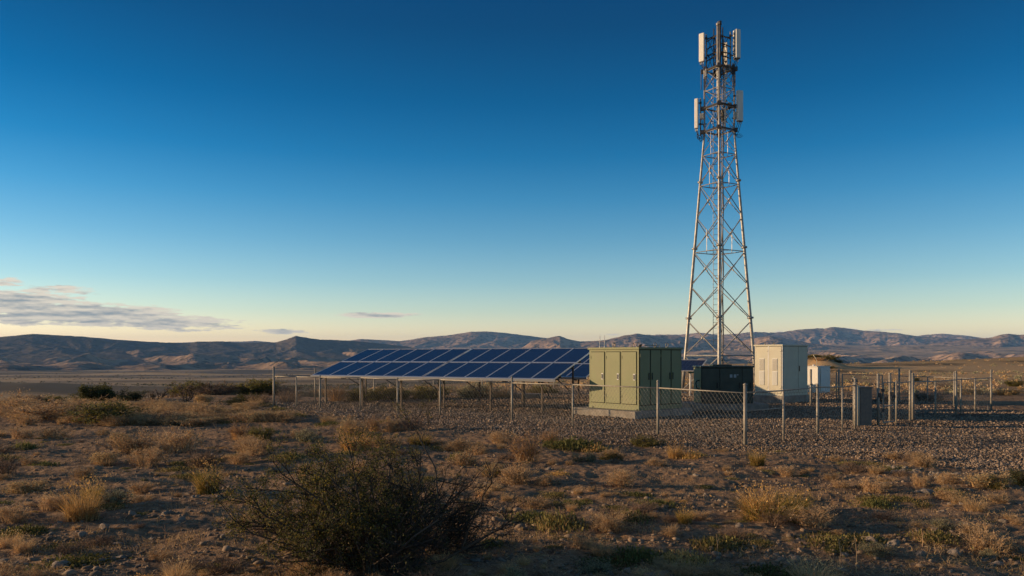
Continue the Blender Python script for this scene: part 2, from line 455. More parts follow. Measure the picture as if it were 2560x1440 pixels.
def polar(az, rr):
    A, RR = np.meshgrid(np.radians(az), rr)            # rows = radius
    return RR * np.sin(A), RR * np.cos(A)

def grid_faces(nr, na, wrap=False):
    i = np.arange(nr - 1)[:, None]; j = np.arange(na if wrap else na - 1)[None, :]
    j2 = (j + 1) % na
    return np.stack([i * na + j, i * na + j2, (i + 1) * na + j2, (i + 1) * na + j], -1).reshape(-1, 4)[:, ::-1]

fine = np.linspace(-42, 42, 1150)
az = np.concatenate([fine, np.arange(44, 316, 3.0)])
rr = np.concatenate([[.02, .5, 1.2, 2, 2.8, 3.6, 4.2], np.geomspace(4.6, 60, 520), np.geomspace(61, 2600, 210), np.geomspace(2700, 15000, 40)])
X, Y = polar(az, rr)
Zt = terrain(X.ravel(), Y.ravel())
V = np.stack([X.ravel(), Y.ravel(), Zt], 1)
me = mesh_np('ground', V, grid_faces(len(rr), len(az), True), soil_mat(), smooth=True)
rfl = np.hypot(V[:, 0], V[:, 1])
a_ = me.attributes.new('far', 'FLOAT', 'POINT'); a_.data.foreach_set('value', sstep(34, 90, rfl).astype(np.float32))
a_ = me.attributes.new('valley', 'FLOAT', 'POINT'); a_.data.foreach_set('value', sstep(220, 700, rfl).astype(np.float32))
tag(link('ground', me), 'stony bare desert soil running out to a flat tan plain', 'ground', kind='structure')

# ------------------------------------------------------------------ distant ranges
PX = lambda px: np.degrees(np.arctan((np.asarray(px, float) - 1280) / FPX))
HAZ = np.linspace(-40, 40, 1500)
RANGES = [  # skyline (px, py), distance, half width, roughness seed
    ([(-400, 868), (-200, 850), (-60, 843), (0, 842), (40, 838), (80, 834), (120, 836), (160, 838), (220, 842), (290, 848), (360, 853), (450, 857), (475, 857), (492, 853), (560, 853), (600, 857), (690, 855),
      (715, 848), (740, 839), (775, 845), (800, 848), (880, 851), (950, 858), (1020, 866), (1100, 880), (1250, 905), (3200, 935)], 5200, 1500, 1),
    ([(-400, 930), (300, 905), (430, 856), (600, 853), (640, 852), (700, 856), (860, 852), (900, 847), (940, 849), (1000, 852), (1030, 848), (1060, 843), (1120, 838), (1150, 833), (1180, 828), (1210, 828), (1240, 829), (1290, 835), (1330, 840),
      (1380, 846), (1450, 853), (1560, 865), (1700, 880), (3200, 920)], 8800, 2000, 2),
    ([(-400, 940), (1250, 905), (1330, 852), (1365, 844), (1400, 839), (1425, 848), (1450, 853), (1480, 852), (1520, 848), (1560, 838), (1590, 833), (1640, 838), (1700, 840), (1760, 846), (1850, 852), (1900, 842), (1925, 839), (1960, 845), (2030, 858), (2200, 875), (3200, 900)], 6600, 1400, 3),
    ([(-400, 940), (1450, 905), (1560, 850), (1640, 836), (1700, 836), (1750, 831), (1800, 837), (1850, 833), (1880, 829), (1930, 831), (1960, 829), (2000, 823), (2040, 820), (2060, 821), (2080, 817), (2110, 819), (2130, 822), (2160, 826), (2200, 828),
      (2250, 833), (2300, 841), (2380, 845), (2430, 850), (2600, 858), (3200, 880)], 9600, 2400, 4),
    ([(-400, 945), (1900, 905), (2150, 870), (2260, 846), (2300, 838), (2340, 834), (2370, 834), (2410, 838), (2460, 844), (2600, 850), (3200, 880)], 12200, 1500, 5),
    ([(-400, 945), (2050, 915), (2250, 872), (2330, 858), (2400, 850), (2440, 845), (2480, 843), (2500, 836), (2520, 833), (2550, 837), (2600, 834), (2700, 842), (2900, 870)], 7600, 1700, 6),
    # lower foothills and badlands: separate low mounds in layers
    ([(-400, 866), (300, 868), (900, 866), (1300, 864), (1700, 866), (2100, 868), (2560, 862), (2800, 860)], 4900, 620, 7),
    ([(-400, 874), (300, 875), (900, 872), (1300, 872), (1700, 874), (2100, 876), (2560, 871), (2800, 870)], 4300, 460, 8),
    ([(-400, 881), (300, 881), (900, 880), (1300, 882), (1700, 882), (2100, 884), (2560, 880), (2800, 878)], 3750, 380, 9),
    ([(-400, 888), (300, 889), (900, 887), (1300, 890), (1700, 890), (2100, 890), (2560, 887), (2800, 886)], 3250, 300, 10),
    ([(-400, 896), (300, 897), (900, 895), (1300, 898), (1700, 898), (2100, 896), (2560, 894), (2800, 893)], 2850, 230, 11),
]
hr = np.concatenate([np.linspace(2300, 6000, 190), np.linspace(6030, 13800, 190)])
HX, HY = polar(HAZ, hr)
RRg = np.hypot(HX, HY); AZg = np.degrees(np.arctan2(HX, HY))
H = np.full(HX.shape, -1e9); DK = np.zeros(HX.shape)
tx, ty = AZg * 80.0, RRg                                  # metres-ish across / along
for prof, r0, wdt, sd in RANGES:
    p = np.array(prof, float); azp = PX(p[:, 0])
    py = np.interp(AZg, azp, p[:, 1])
    small = sd >= 7
    rc = r0 * (1 + (.14 if small else .05) * pn(AZg * (.22 if small else .10), AZg * 0 + sd * 3.7, sd + 60))
    top = CAM_H + (HORIZON - py) / FPX * rc * np.cos(np.radians(AZg)) + 45
    t = (RRg - rc) / wdt
    s = np.clip(1 - np.abs(t), 0, 1)
    shape = s ** 1.25
    sc = wdt / 2.6
    wx = tx * (r0 / 4700) + .35 * sc * pn(tx / sc, ty / sc, sd + 5); wy = ty + .35 * sc * pn(tx / sc + 9, ty / sc, sd + 6)
    rid = fbm(wx / (sc * .55), wy / (sc * 1.5), 5, sd * 13, .52, ridged=True)     # gullies run down the slope
    lump = fbm(wx / sc, wy / (sc * 1.1), 4, sd * 29)
    if small:
        top = top * np.clip(.46 + .55 * pn(AZg * (.10 + .016 * sd), ty / (wdt * 4), sd + 80) + .20 * pn(AZg * .55, ty / wdt, sd + 81), .06, .95)
    crest = np.exp(-(t / .16) ** 2)
    ero = (1 - crest) * ((.36 if sd in (3, 4, 6) else .24) * (1 - rid) + .26 * np.maximum(0, -lump))
    fine_ = .012 * fbm(wx / (sc * .12), wy / (sc * .2), 3, sd * 7)
    h = top * (shape * (1 - ero) + fine_ * shape)
    h = h * (1 + (.25 if small else 0) * lump)
    DK = np.where(h - 46 > H, 1.0 if sd == 1 else (.35 * (1 - sstep(-15, -3, AZg)) if small else 0.0), DK)  # weight of the shade painted on the left range and left foothills
    H = np.maximum(H, h - 46)
# badland knolls over the valley floor
kn = fbm(tx / 260, ty / 330, 5, 91, ridged=True); kl = sstep(.02, .5, fbm(tx / 900, ty / 700, 3, 92))
apron = -45.5 + 138 * sstep(3300, 8600, RRg) * sstep(3, 15, AZg) * (1 + .12 * pn(AZg * .3, ty / 900, 97))
kn2 = sstep(.12, .6, fbm(tx / 420, ty / 420, 3, 96)) * np.maximum(fbm(tx / 240, ty / 300, 4, 95, ridged=True), 0)
AP = np.where(apron > H - 4, 1.0, 0.0) * sstep(3, 12, AZg)
H = np.maximum(H, apron + 22 * kn2 * sstep(3300, 4200, RRg) * sstep(3, 15, AZg))
H = np.maximum(H, -46.5 + 24 * kl * np.maximum(kn - .05, 0) * sstep(2350, 3000, RRg) * (1 - .5 * sstep(5000, 8000, RRg)))
H = np.where(H < -45.4, -49, H)

def hill_mat():
    m = bpy.data.materials.new('desert_hills'); m.use_nodes = True
    nt = m.node_tree; N = nt.nodes; L = nt.links; b = N['Principled BSDF']
    b.inputs['Roughness'].default_value = 1; b.inputs['Specular IOR Level'].default_value = 0
    tc = N.new('ShaderNodeTexCoord')
    def nz(sc, lo, hi, det=8, st=(1, 1, 1)):
        mp = N.new('ShaderNodeMapping'); mp.inputs['Scale'].default_value = st; L.new(tc.outputs['Object'], mp.inputs[0])
        n = N.new('ShaderNodeTexNoise'); n.inputs['Scale'].default_value = sc; n.inputs['Detail'].default_value = det; L.new(mp.outputs[0], n.inputs['Vector'])
        r = N.new('ShaderNodeMapRange'); r.inputs['From Min'].default_value = lo; r.inputs['From Max'].default_value = hi; L.new(n.outputs['Fac'], r.inputs['Value']); return r.outputs['Result'], n
    a, _ = nz(.0016, .4, .6); c, _ = nz(.006, .46, .6); d, nb = nz(.02, .5, .62)
    def mix(p, q, f):
        x = N.new('ShaderNodeMix'); x.data_type = 'RGBA'
        for i, v in ((6, p), (7, q)):
            if isinstance(v, tuple): x.inputs[i].default_value = (*v, 1)
            else: L.new(v, x.inputs[i])
        L.new(f, x.inputs[0]); return x.outputs[2]
    k = mix((.40, .262, .168), (.235, .160, .108), a)
    k = mix(k, (.50, .33, .205), c)
    k = mix(k, (.085, .072, .055), d)
    at_ = N.new('ShaderNodeAttribute'); at_.attribute_name = 'hillshade'
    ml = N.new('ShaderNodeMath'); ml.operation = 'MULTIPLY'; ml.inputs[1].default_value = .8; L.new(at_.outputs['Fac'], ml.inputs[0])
    k = mix(k, (.095, .085, .068), ml.outputs[0])  # shaded look of the left hills put into their colour
    a2 = N.new('ShaderNodeAttribute'); a2.attribute_name = 'fan'; k2 = mix((.50, .335, .19), (.24, .17, .10), c)
    k = mix(k, k2, a2.outputs['Fac'])
    L.new(k, b.inputs['Base Color'])
    bp = N.new('ShaderNodeBump'); bp.inputs['Strength'].default_value = .6; bp.inputs['Distance'].default_value = 18
    L.new(nb.outputs['Fac'], bp.inputs['Height']); L.new(bp.outputs['Normal'], b.inputs['Normal'])
    return m
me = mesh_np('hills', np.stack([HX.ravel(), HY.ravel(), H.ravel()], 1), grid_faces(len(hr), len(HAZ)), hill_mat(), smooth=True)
a_ = me.attributes.new('hillshade', 'FLOAT', 'POINT'); a_.data.foreach_set('value', DK.ravel().astype(np.float32))
a_ = me.attributes.new('fan', 'FLOAT', 'POINT'); a_.data.foreach_set('value', AP.ravel().astype(np.float32))
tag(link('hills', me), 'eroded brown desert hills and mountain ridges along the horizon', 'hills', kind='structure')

# ------------------------------------------------------------------ gravel yard
gx = np.arange(-11, 25.5, .13); gy = np.arange(11.5, 48.5, .13)
GX, GY = np.meshgrid(gx, gy)
gm = gravel_mask(GX.ravel(), GY.ravel()).reshape(GX.shape)
GZ = terrain(GX.ravel(), GY.ravel()).reshape(GX.shape) + (-.12 + .145 * gm) + .012 * pn(GX / .3, GY / .3, 77) + .015 * pn(GX / 1.1, GY / 1.1, 78)
f = grid_faces(len(gy), len(gx))[:, ::-1]
keep = gm.ravel()[f].max(1) > .02
M['gravelbed'] = mat('gravel_bed', (.17, .122, .083), .95, var=(.09, .066, .047), scale=22, bump=1.0, bscale=60, spec=.1)
me = mesh_np('gravel_yard', np.stack([GX.ravel(), GY.ravel(), GZ.ravel()], 1), f[keep], M['gravelbed'], smooth=True)
tag(link('gravel_yard', me), 'grey brown crushed gravel bed of the fenced yard', 'gravel', kind='structure')

# a unit stone as icosahedron
_t = (1 + 5 ** .5) / 2
ICO_V = np.array([(-1, _t, 0), (1, _t, 0), (-1, -_t, 0), (1, -_t, 0), (0, -1, _t), (0, 1, _t), (0, -1, -_t), (0, 1, -_t), (_t, 0, -1), (_t, 0, 1), (-_t, 0, -1), (-_t, 0, 1)], float)
ICO_V /= np.linalg.norm(ICO_V[0])
ICO_F = np.array([(0, 11, 5), (0, 5, 1), (0, 1, 7), (0, 7, 10), (0, 10, 11), (1, 5, 9), (5, 11, 4), (11, 10, 2), (10, 7, 6), (7, 1, 8), (3, 9, 4), (3, 4, 2), (3, 2, 6), (3, 6, 8), (3, 8, 9), (4, 9, 5), (2, 4, 11), (6, 2, 10), (8, 6, 7), (9, 8, 1)])

def stones_mesh(name, pos, size, flat, m, rng):
    n = len(pos)
    Vv = ICO_V[None] * (1 + rng.uniform(-.28, .28, (n, 12, 1)))
    sc = np.stack([size * rng.uniform(.75, 1.35, n), size * rng.uniform(.75, 1.35, n), size * flat * rng.uniform(.7, 1.25, n)], 1)
    Vv = Vv * sc[:, None, :]
    tilt = rng.uniform(-.5, .5, n); yaw = rng.uniform(0, 6.283, n)
    c, s = np.cos(tilt)[:, None], np.sin(tilt)[:, None]
    x, z = Vv[..., 0] * c - Vv[..., 2] * s, Vv[..., 0] * s + Vv[..., 2] * c
    y = Vv[..., 1]
    c, s = np.cos(yaw)[:, None], np.sin(yaw)[:, None]
    Vv = np.stack([x * c - y * s, x * s + y * c, z], -1) + pos[:, None, :]
    F = (ICO_F[None] + (np.arange(n) * 12)[:, None, None]).reshape(-1, 3)
    return mesh_np(name, Vv.reshape(-1, 3), F, m)

def scatter_gravel(n):
    out = []
    while sum(len(o) for o in out) < n:
        k = 60000
        # denser towards the viewpoint, where the single stones can be seen
        d = 12.0 / RNG.uniform(.24, 1.0, k); ax = RNG.uniform(-.46, .98, k)
        x, y = d * ax, d
        ok = (sstep(-1.1, .45, poly_sd(x, y) + .5 * pn(x / 1.1, y / .8, 45)) ** 1.6 > RNG.uniform(.03, .97, k)) & (.5 * pn(x / 1.7, y / 1.2, 43) + .35 * pn(x / 6, y / 2, 44) + .55 > RNG.uniform(0, .62, k))
        out.append(np.stack([x[ok], y[ok]], 1))
    return np.concatenate(out)[:n]
gp = scatter_gravel(150000)
gs = RNG.gamma(4, .0037, len(gp)).clip(.007, .045) * np.clip(gp[:, 1] / 22, .85, 1.5)
gzv = terrain(gp[:, 0], gp[:, 1]) + .03 * gravel_mask(gp[:, 0], gp[:, 1]) + gs * .15
M['gravel'] = mat('gravel_stone', (.36, .25, .165), .85, island=.78, var=(.24, .185, .14), scale=3, spec=.2)
me = stones_mesh('gravel', np.column_stack([gp, gzv]), gs, .75, M['gravel'], RNG)
tag(link('gravel', me), 'loose crushed stones covering the fenced yard', 'gravel', kind='stuff')

# pebbles scattered over the bare soil
k = 30000
d = 6.0 / RNG.uniform(.16, 1.05, k); axv = RNG.uniform(-.75, .75, k)
x, y = d * axv, d
cl = pn(x / 1.6, y / 1.1, 55) + .4 * pn(x / .5, y / .4, 56)
ok = (gravel_mask(x, y) < .3) & (cl + RNG.uniform(-.5, .5, k) > .0) & (np.hypot(x, y) < 36)
pp = np.stack([x[ok], y[ok]], 1)
ps = RNG.gamma(1.3, .0080, len(pp)) + .005
ps = np.clip(ps, 0, .06)
pz = terrain(pp[:, 0], pp[:, 1]) + ps * .1
M['pebble'] = mat('soil_pebble', (.30, .215, .145), .9, island=.5, var=(.21, .16, .12), scale=5, spec=.15)
me = stones_mesh('pebbles', np.column_stack([pp, pz]), ps, .6, M['pebble'], RNG)
tag(link('pebbles', me), 'small pale pebbles strewn over the bare soil', 'pebbles', kind='stuff')

LITTER = True
# ------------------------------------------------------------------ air
HAZE = True
if HAZE:
    hb = MB().box(-17000, 17000, -16000, 16000, -60, 372)
    hm = bpy.data.materials.new('thin_haze'); hm.use_nodes = True
    nt = hm.node_tree; nt.nodes.remove(nt.nodes['Principled BSDF'])
    pv = nt.nodes.new('ShaderNodeVolumePrincipled'); pv.inputs['Color'].default_value = (.24, .50, .95, 1)
    pv.inputs['Density'].default_value = 5.0e-5; pv.inputs['Anisotropy'].default_value = .0
    nt.links.new(pv.outputs[0], nt.nodes['Material Output'].inputs['Volume'])
    tag(hb.build('haze', hm), 'thin blue air veiling the distant hills', 'haze', kind='stuff')

scene.view_settings.view_transform = 'Standard'; scene.view_settings.look = 'None'
scene.view_settings.exposure = 0.32; scene.view_settings.gamma = 1
E1 = Vector((.772, .636, 0)); E2 = Vector((-.636, .772, 0)); YAW = math.atan2(E1.y, E1.x)

# ------------------------------------------------------------------ concrete pads (things that the cabinets stand on)
def pad(label, corner, lx, ly, h, rz=YAW, group=None):
    b = MB().box(0, lx, 0, ly, -.15, h)
    t = b.build('concrete_pad', M['concrete'], None, bevel=.015)
    t.location = (corner[0], corner[1], 0); t.rotation_euler = (0, 0, rz)
    return tag(t, label, 'concrete pad')

def lug(parent, x, y, z, r=.065):
    b = MB(); pts = [(x + r * math.cos(a), y, z + .02 + r * (1 + math.sin(a))) for a in np.linspace(-1.3, 4.4, 12)]
    b.tube(pts, .012, 6); b.box(x - .035, x + .035, y - .03, y + .03, z, z + .018)
    return b.build('lifting_eye', M['galv'], parent, smooth=True)

# ------------------------------------------------------------------ green cabinet
GC = (3.90, 24.6); GZ0, GZ1 = .25, 2.19; GLX, GLY = 2.06, 2.14
pad('weathered concrete slab under the tall olive green cabinet', (3.72, 24.16), 2.75, 2.75, .25)
gc = thing('equipment_cabinet', 'tall olive green steel cabinet with three sunlit doors on a concrete pad', 'cabinet', (GC[0], GC[1], GZ0), YAW)
hh = GZ1 - GZ0
MB().box(0, GLX, 0, GLY, .02, hh - .05).build('body', M['green'], gc, bevel=.006)
rf = MB().box(-.045, GLX + .045, -.045, GLY + .045, hh - .05, hh + .02).build('roof', M['green'], gc, bevel=.012)
MB().box(-.012, GLX + .012, -.012, GLY + .012, 0, .13).build('base_frame', M['green'], gc, bevel=.006)
for (x, y) in ((.12, .15), (.12, 1.15), (1.0, .2), (1.7, .3), (1.85, 1.9), (.9, 1.9)): lug(rf, x, y, hh + .02)
MB().tube([(.35, .06, hh + .02), (.35, .06, hh + .07), (1.05, .06, hh + .07), (1.05, .06, hh + .02)], .014, 6).build('conduit', M['galv'], rf, smooth=True)
MB().tube([(.05, .03, hh + .02), (.1, .03, hh + .09), (.25, .1, hh + .1), (.4, .3, hh + .02)], .02, 6).build('cable_loop', M['black'], rf, smooth=True)
def cab_door(parent, face, a0, a1, z0, z1, m, handle, seam=.012, vent=None):
    """a flush door on the face x=0 ('L') or y=0 ('F')"""
    def bx(b, u0, u1, o0, o1, za, zb):
        return b.box(-o1, -o0, u0, u1, za, zb) if face == 'L' else b.box(u0, u1, -o1, -o0, za, zb)
    g = bx(MB(), a0 - seam, a1 + seam, .001, .006, z0 - seam, z1 + seam).build('door_gap', M['greenseam'], parent)
    d = bx(MB(), a0, a1, .002, .022, z0, z1).build('door', m, parent, bevel=.007)
    g.name = 'door_gap'; g.parent = d
    if handle:
        hu, kind = handle
        zc = z0 + (z1 - z0) * .52
        if kind == 'box':
            p = bx(MB(), hu - .045, hu + .045, .022, .035, zc - .1, zc + .1).build('handle', M['louvre'], d, bevel=.004)
            q = bx(MB(), hu - .018, hu + .028, .035, .05, zc - .075, zc + .075).build('handle_grip', M['black'], d, bevel=.004)
        else:
            q = bx(MB(), hu - .014, hu + .014, .022, .05, zc - .11, zc + .11).build('handle', M['darkgreen'] if m is not M['cream'] else M['black'], d, bevel=.004)
    # hinges on the far side
    for zz in (z0 + .18, z1 - .22):
        u = a1 if (handle and handle[0] < (a0 + a1) / 2) else a0
        bx(MB(), u - .012, u + .012, .022, .034, zz, zz + .1).build('hinge', m, d)
    return d
w = (GLY - .16) / 3
for i in range(3):
    a0 = .07 + i * (w + .02) + .02
    cab_door(gc, 'L', a0, a0 + w - .06, .19, hh - .13, M['green'], (a0 + .075, 'box'), .018)
w = (GLX - .06) / 4
for i in range(4):
    a0 = .03 + i * w + .008
    cab_door(gc, 'F', a0, a0 + w - .045, .17, hh - .07, M['green'], (a0 + (w - .10 if i % 2 == 0 else .055), 'bar'), .024)
for (px, d_) in ((.62, 2.05), (.45, 2.10)):
    b = MB().tube([(px, d_, hh), (px, d_, hh + .42)], .011, 6).tube([(px, d_, hh), (px, d_, hh + .06)], .024, 8)
    b.build('whip_antenna', M['white'], gc, smooth=True)
# stains of dried mud low on the doors come with the paint; anchor bolts on the pad
for (x, y) in ((-.02, .1), (-.02, 2.0), (.1, -.03), (1.95, -.03)):
    MB().tube([(x - .02, y - .02, 0), (x - .02, y - .02, .05)], .015, 6).build('anchor_bolt', M['galv'], gc)

# ------------------------------------------------------------------ dark green generator
GX0, GY0, GZt = 6.67, 28.2, 1.58
pad('long concrete slab under the dark green generator housing', (6.28, 27.95), 2.75, 1.45, .25, R(3))
gn = thing('generator', 'low dark green generator housing between the olive and the cream cabinet', 'generator', (GX0, GY0, .25), R(3))
gh = GZt - .25
MB().box(0, 1.87, 0, .95, .0, gh - .06).build('housing', M['darkgreen'], gn, bevel=.012)
lid = MB().box(-.035, 1.90, -.04, .99, gh - .06, gh).build('lid', M['darkgreen'], gn, bevel=.015)
MB().box(.5, 1.2, .3, .7, gh, gh + .05).build('exhaust_cover', M['darkgreen'], lid, bevel=.01)
for a0, a1 in ((.03, .65), (.67, 1.45), (1.47, 1.84)):
    d = MB().box(a0, a1, -.018, -.001, .05, gh - .09).build('door', M['darkgreen'], gn, bevel=.006)
    MB().box(a0 - .008, a1 + .008, -.004, -.0005, .042, gh - .082).build('door_gap', M['greenseam'], d)
    MB().box(a1 - .1, a1 - .06, -.045, -.018, .55, .75).build('handle', M['black'], d, bevel=.004)
for x in (1.02, 1.16):
    MB().box(x, x + .09, -.022, -.0185, .92, 1.03).build('sticker', M['label'], gn)
MB().box(1.27, 1.33, -.021, -.0185, 1.0, 1.03).build('sticker', M['label'], gn)
ls = MB()
for i in range(9): ls.obox((-.02, .14, .3 + i * .07), (.02, 0, .035), (0, .66, 0), (.004, 0, .01))
ls.build('air_vent', M['green'], gn)
MB().box(-.006, .0, .02, .93, .03, gh - .08).build('end_panel', M['green'], gn, bevel=.004)
MB().tube([(-.01, .2, .82), (-.1, .2, .8), (-.14, .2, .72), (-.1, .2, .55), (-.02, .2, .5)], .018, 6).build('fuel_hose', M['black'], gn, smooth=True)

# ------------------------------------------------------------------ cream cabinet
WC = (10.74, 31.9); WX, WY = 1.87, 1.26
pad('thick pale concrete plinth under the cream ventilated cabinet', (10.72, 31.75), 2.25, 1.42, .33)
wc = thing('equipment_cabinet', 'cream cabinet with two louvred doors beside the lattice tower', 'cabinet', (WC[0] + .06, WC[1] + .06, .33), YAW)
wh = 2.05
MB().box(0, WX, 0, WY, .02, wh - .05).build('body', M['cream'], wc, bevel=.006)
rf = MB().box(-.04, WX + .04, -.04, WY + .04, wh - .05, wh + .01).build('roof', M['cream'], wc, bevel=.012)
for y in (.45, .85): lug(rf, .1, y, wh + .01, .035)
MB().box(-.01, WX + .01, -.01, WY + .01, 0, .09).build('base_frame', M['cream'], wc)
for i in range(2):
    a0 = .04 + i * .60; a1 = a0 + .555
    d = cab_door(wc, 'L', a0, a1, .11, wh - .07, M['cream'], None)
    for k, (za, zb) in enumerate(((1.02, 1.50), (.42, 1.00))):
        v = MB().box(-.034, -.022, a0 + .16, a0 + .40, za, zb).build('louvre', M['louvre'], d)
        s = MB(); n = int((zb - za) / .04)
        for j in range(n):
            s.obox((-.036, a0 + .175, za + .015 + j * (zb - za - .02) / n), (-.014, 0, -.012), (0, .21, 0), (0, 0, .006))
        s.build('slats', M['louvre'] if k else M['galv'], d)
    for (u, z) in ((a0 + .03, .3), (a0 + .03, 1.78)):
        MB().tube([(-.022, u, z), (-.03, u, z)], .014, 8).build('lock', M['darksteel'], d)
MB().box(-.028, -.004, .597, .638, .1, wh - .06).build('centre_strip', M['white'], wc, bevel=.003)
MB().box(-.012, .02, -.012, .02, .09, wh - .05).build('corner_trim', M['white'], wc)
for (a0, a1, h) in ((.03, 1.13, None), (1.15, WX - .03, (1.20, 'bar'))):
    cab_door(wc, 'F', a0, a1, .11, wh - .07, M['cream'], h, .008)

# ------------------------------------------------------------------ small white box on a post
sb = thing('junction_box', 'small white box raised on a post behind the cream cabinet', 'junction box', (13.0, 33.9, 0), YAW)
MB().box(0, .95, 0, .78, .36, 1.46).build('body', M['white'], sb, bevel=.03)
lid = MB().box(-.02, .97, -.02, .80, 1.46, 1.50).build('lid', M['white'], sb, bevel=.012)
MB().box(.1, .56, -.045, -.001, .42, 1.42).build('door', M['white'], sb, bevel=.02)
MB().tube([(.36, .3, -.1), (.36, .3, .40)], .06, 8).build('post', M['galv'], sb)
MB().tube([(.05, .12, 1.49), (.05, .12, 1.72), (.0, .14, 1.84), (-.1, .2, 1.98)], .017, 6).build('vent_pipe', M['cream'], lid, smooth=True)
MB().tube([(.12, .3, 1.49), (.12, .3, 1.56)], .05, 8).build('cap', M['white'], lid)
MB().box(.66, .70, -.006, -.001, 1.28, 1.32).build('sticker', M['label'], sb)

# ------------------------------------------------------------------ solar arrays
def solar_array(label, loc, rz, ncol, gapcol, pw, pl, tilt, z_low, legs_at):
    t = thing('solar_array', label, 'solar array', loc, rz)
    ct, st = math.cos(tilt), math.sin(tilt)
    def P(u, v, w=0): return (u, v * ct - w * st, z_low + v * st + w * ct)
    def plate(b, u0, u1, v0, v1, w0, w1):
        o = Vector(P(u0, v0, w0)); return b.obox(o, Vector(P(u1, v0, w0)) - o, Vector(P(u0, v1, w0)) - o, Vector(P(u0, v0, w1)) - o)
    us = []; u = 0
    for c in range(ncol):
        if c == gapcol: u += .07
        us.append(u); u += pw
    total = u
    for c, u in enumerate(us):
        for r in range(2):
            v = r * (pl + .03)
            a, bb = u + .012, u + pw - .012
            me = bpy.data.meshes.new('solar_panel')
            q = [P(a, v, .036), P(bb, v, .036), P(bb, v + pl, .036), P(a, v + pl, .036), P(a, v, .004), P(bb, v, .004), P(bb, v + pl, .004), P(a, v + pl, .004)]
            me.from_pydata(q, [], [(0, 1, 2, 3), (7, 6, 5, 4), (0, 4, 5, 1), (1, 5, 6, 2), (2, 6, 7, 3), (3, 7, 4, 0)])
            uv = me.uv_layers.new(name='uv')
            for li, lp in enumerate(me.loops):
                k = lp.vertex_index % 4
                uv.data[li].uv = ((0, 0), (1, 0), (1, 1), (0, 1))[k]
            me.materials.append(M['solar']); me.update()
            p = link('solar_panel', me, t)
            fr = MB(); f = .018; g = .042
            plate(fr, a - f * .3, bb + f * .3, v - g * .4, v + g, .0, .043); plate(fr, a - f * .3, bb + f * .3, v + pl - g * .6, v + pl + g * .4, .0, .043)
            plate(fr, a - f * .3, a + f, v + f, v + pl - f, .0, .043); plate(fr, bb - f, bb + f * .3, v + f, v + pl - f, .0, .043)
            fr.build('frame', M['alu'], p)
    L = 2 * pl + .03
    for v in (-.03, ):
        r_ = MB(); plate(r_, -.03, total + .03, v - .02, v + .02, -.045, .045); r_.build('edge_rail', M['alu'], t)
    for v in (.45, pl - .3, pl + .35, L - .45):
        r_ = MB(); plate(r_, -.02, total + .02, v - .025, v + .025, -.075, -.004); r_.build('rail', M['darksteel'], t)
    for u in legs_at:
        v0, v1 = .38, L - .6
        p0, p1 = Vector(P(u, v0, -.08)), Vector(P(u, v1, -.08))
        bm = MB(); plate(bm, u - .03, u + .03, .1, L - .1, -.15, -.078); bm.build('rafter', M['darksteel'], t)
        for p_ in (p0, p1):
            lb = MB().box(p_.x - .026, p_.x + .026, p_.y - .03, p_.y + .03, -.3, p_.z - .05)
            lb.build('leg', M['leg'], t)
        MB().tube([(u + .04, p1.y, .55), (u + .04, p0.y + .55, P(u, v0 + .6, -.1)[2])], .02, 6).build('strut', M['darksteel'], t)
    for u in (total * .12, total * .33, total * .58, total * .8):
        MB().box(u, u + .16, .25 * ct, .25 * ct + .1, z_low - .11, z_low + .0).build('clamp', M['darksteel'], t)
    return t
# front row: lower edge from (1.38,26.0) back to (-7.8,31.2)
A0 = Vector((-7.8, 31.2, 0)); A1 = Vector((1.38, 26.0, 0))
du = (A1 - A0); wlen = du.length; rz = math.atan2(du.y, du.x)
run, zl, zh = 3.35, 1.15, 2.18
slope_len = math.hypot(run, zh - zl); tilt = math.atan2(zh - zl, run)
solar_array('long tilted array of two rows of blue panels behind the wire fence', A0, rz, 12, 6, (wlen - .07) / 12, (slope_len - .03) / 2, tilt, zl,
            [.35, 2.2, 4.05, 5.95, 7.9, 9.9])
B1 = Vector((2.95, 31.9, 0)); dirv = du.normalized(); B0 = B1 - dirv * 3.6
solar_array('short blue panel row half hidden behind the end of the long array', B0, rz, 4, 99, .9, 1.74, tilt, 1.05, [.5, 3.1])

# small panel on a steel stand beside the tower
sp_ = thing('solar_panel_stand', 'single small solar panel on a white pipe stand beside the tower leg', 'solar panel', (8.25, 37.6, 0), R(-33))
def tilted(b, u0, u1, v0, v1, w0, w1, z0, ti):
    f = lambda u, v, w: Vector((u, v * math.cos(ti) - w * math.sin(ti), z0 + v * math.sin(ti) + w * math.cos(ti)))
    o = f(u0, v0, w0); return b.obox(o, f(u1, v0, w0) - o, f(u0, v1, w0) - o, f(u0, v0, w1) - o)
pm = bpy.data.meshes.new('panel'); fz = lambda u, v, w: (u, v * math.cos(R(24)) - w * math.sin(R(24)), 1.25 + v * math.sin(R(24)) + w * math.cos(R(24)))
q = [fz(-.7, -.1, .03), fz(.55, -.1, .03), fz(.55, 1.1, .03), fz(-.7, 1.1, .03), fz(-.7, -.1, 0), fz(.55, -.1, 0), fz(.55, 1.1, 0), fz(-.7, 1.1, 0)]
pm.from_pydata(q, [], [(0, 1, 2, 3), (7, 6, 5, 4), (0, 4, 5, 1), (1, 5, 6, 2), (2, 6, 7, 3), (3, 7, 4, 0)])
uv = pm.uv_layers.new(name='uv')
for li, lp in enumerate(pm.loops): uv.data[li].uv = ((0, 0), (1, 0), (1, 1), (0, 1))[lp.vertex_index % 4]
pm.materials.append(M['solar']); p = link('panel', pm, sp_)
fr = MB()
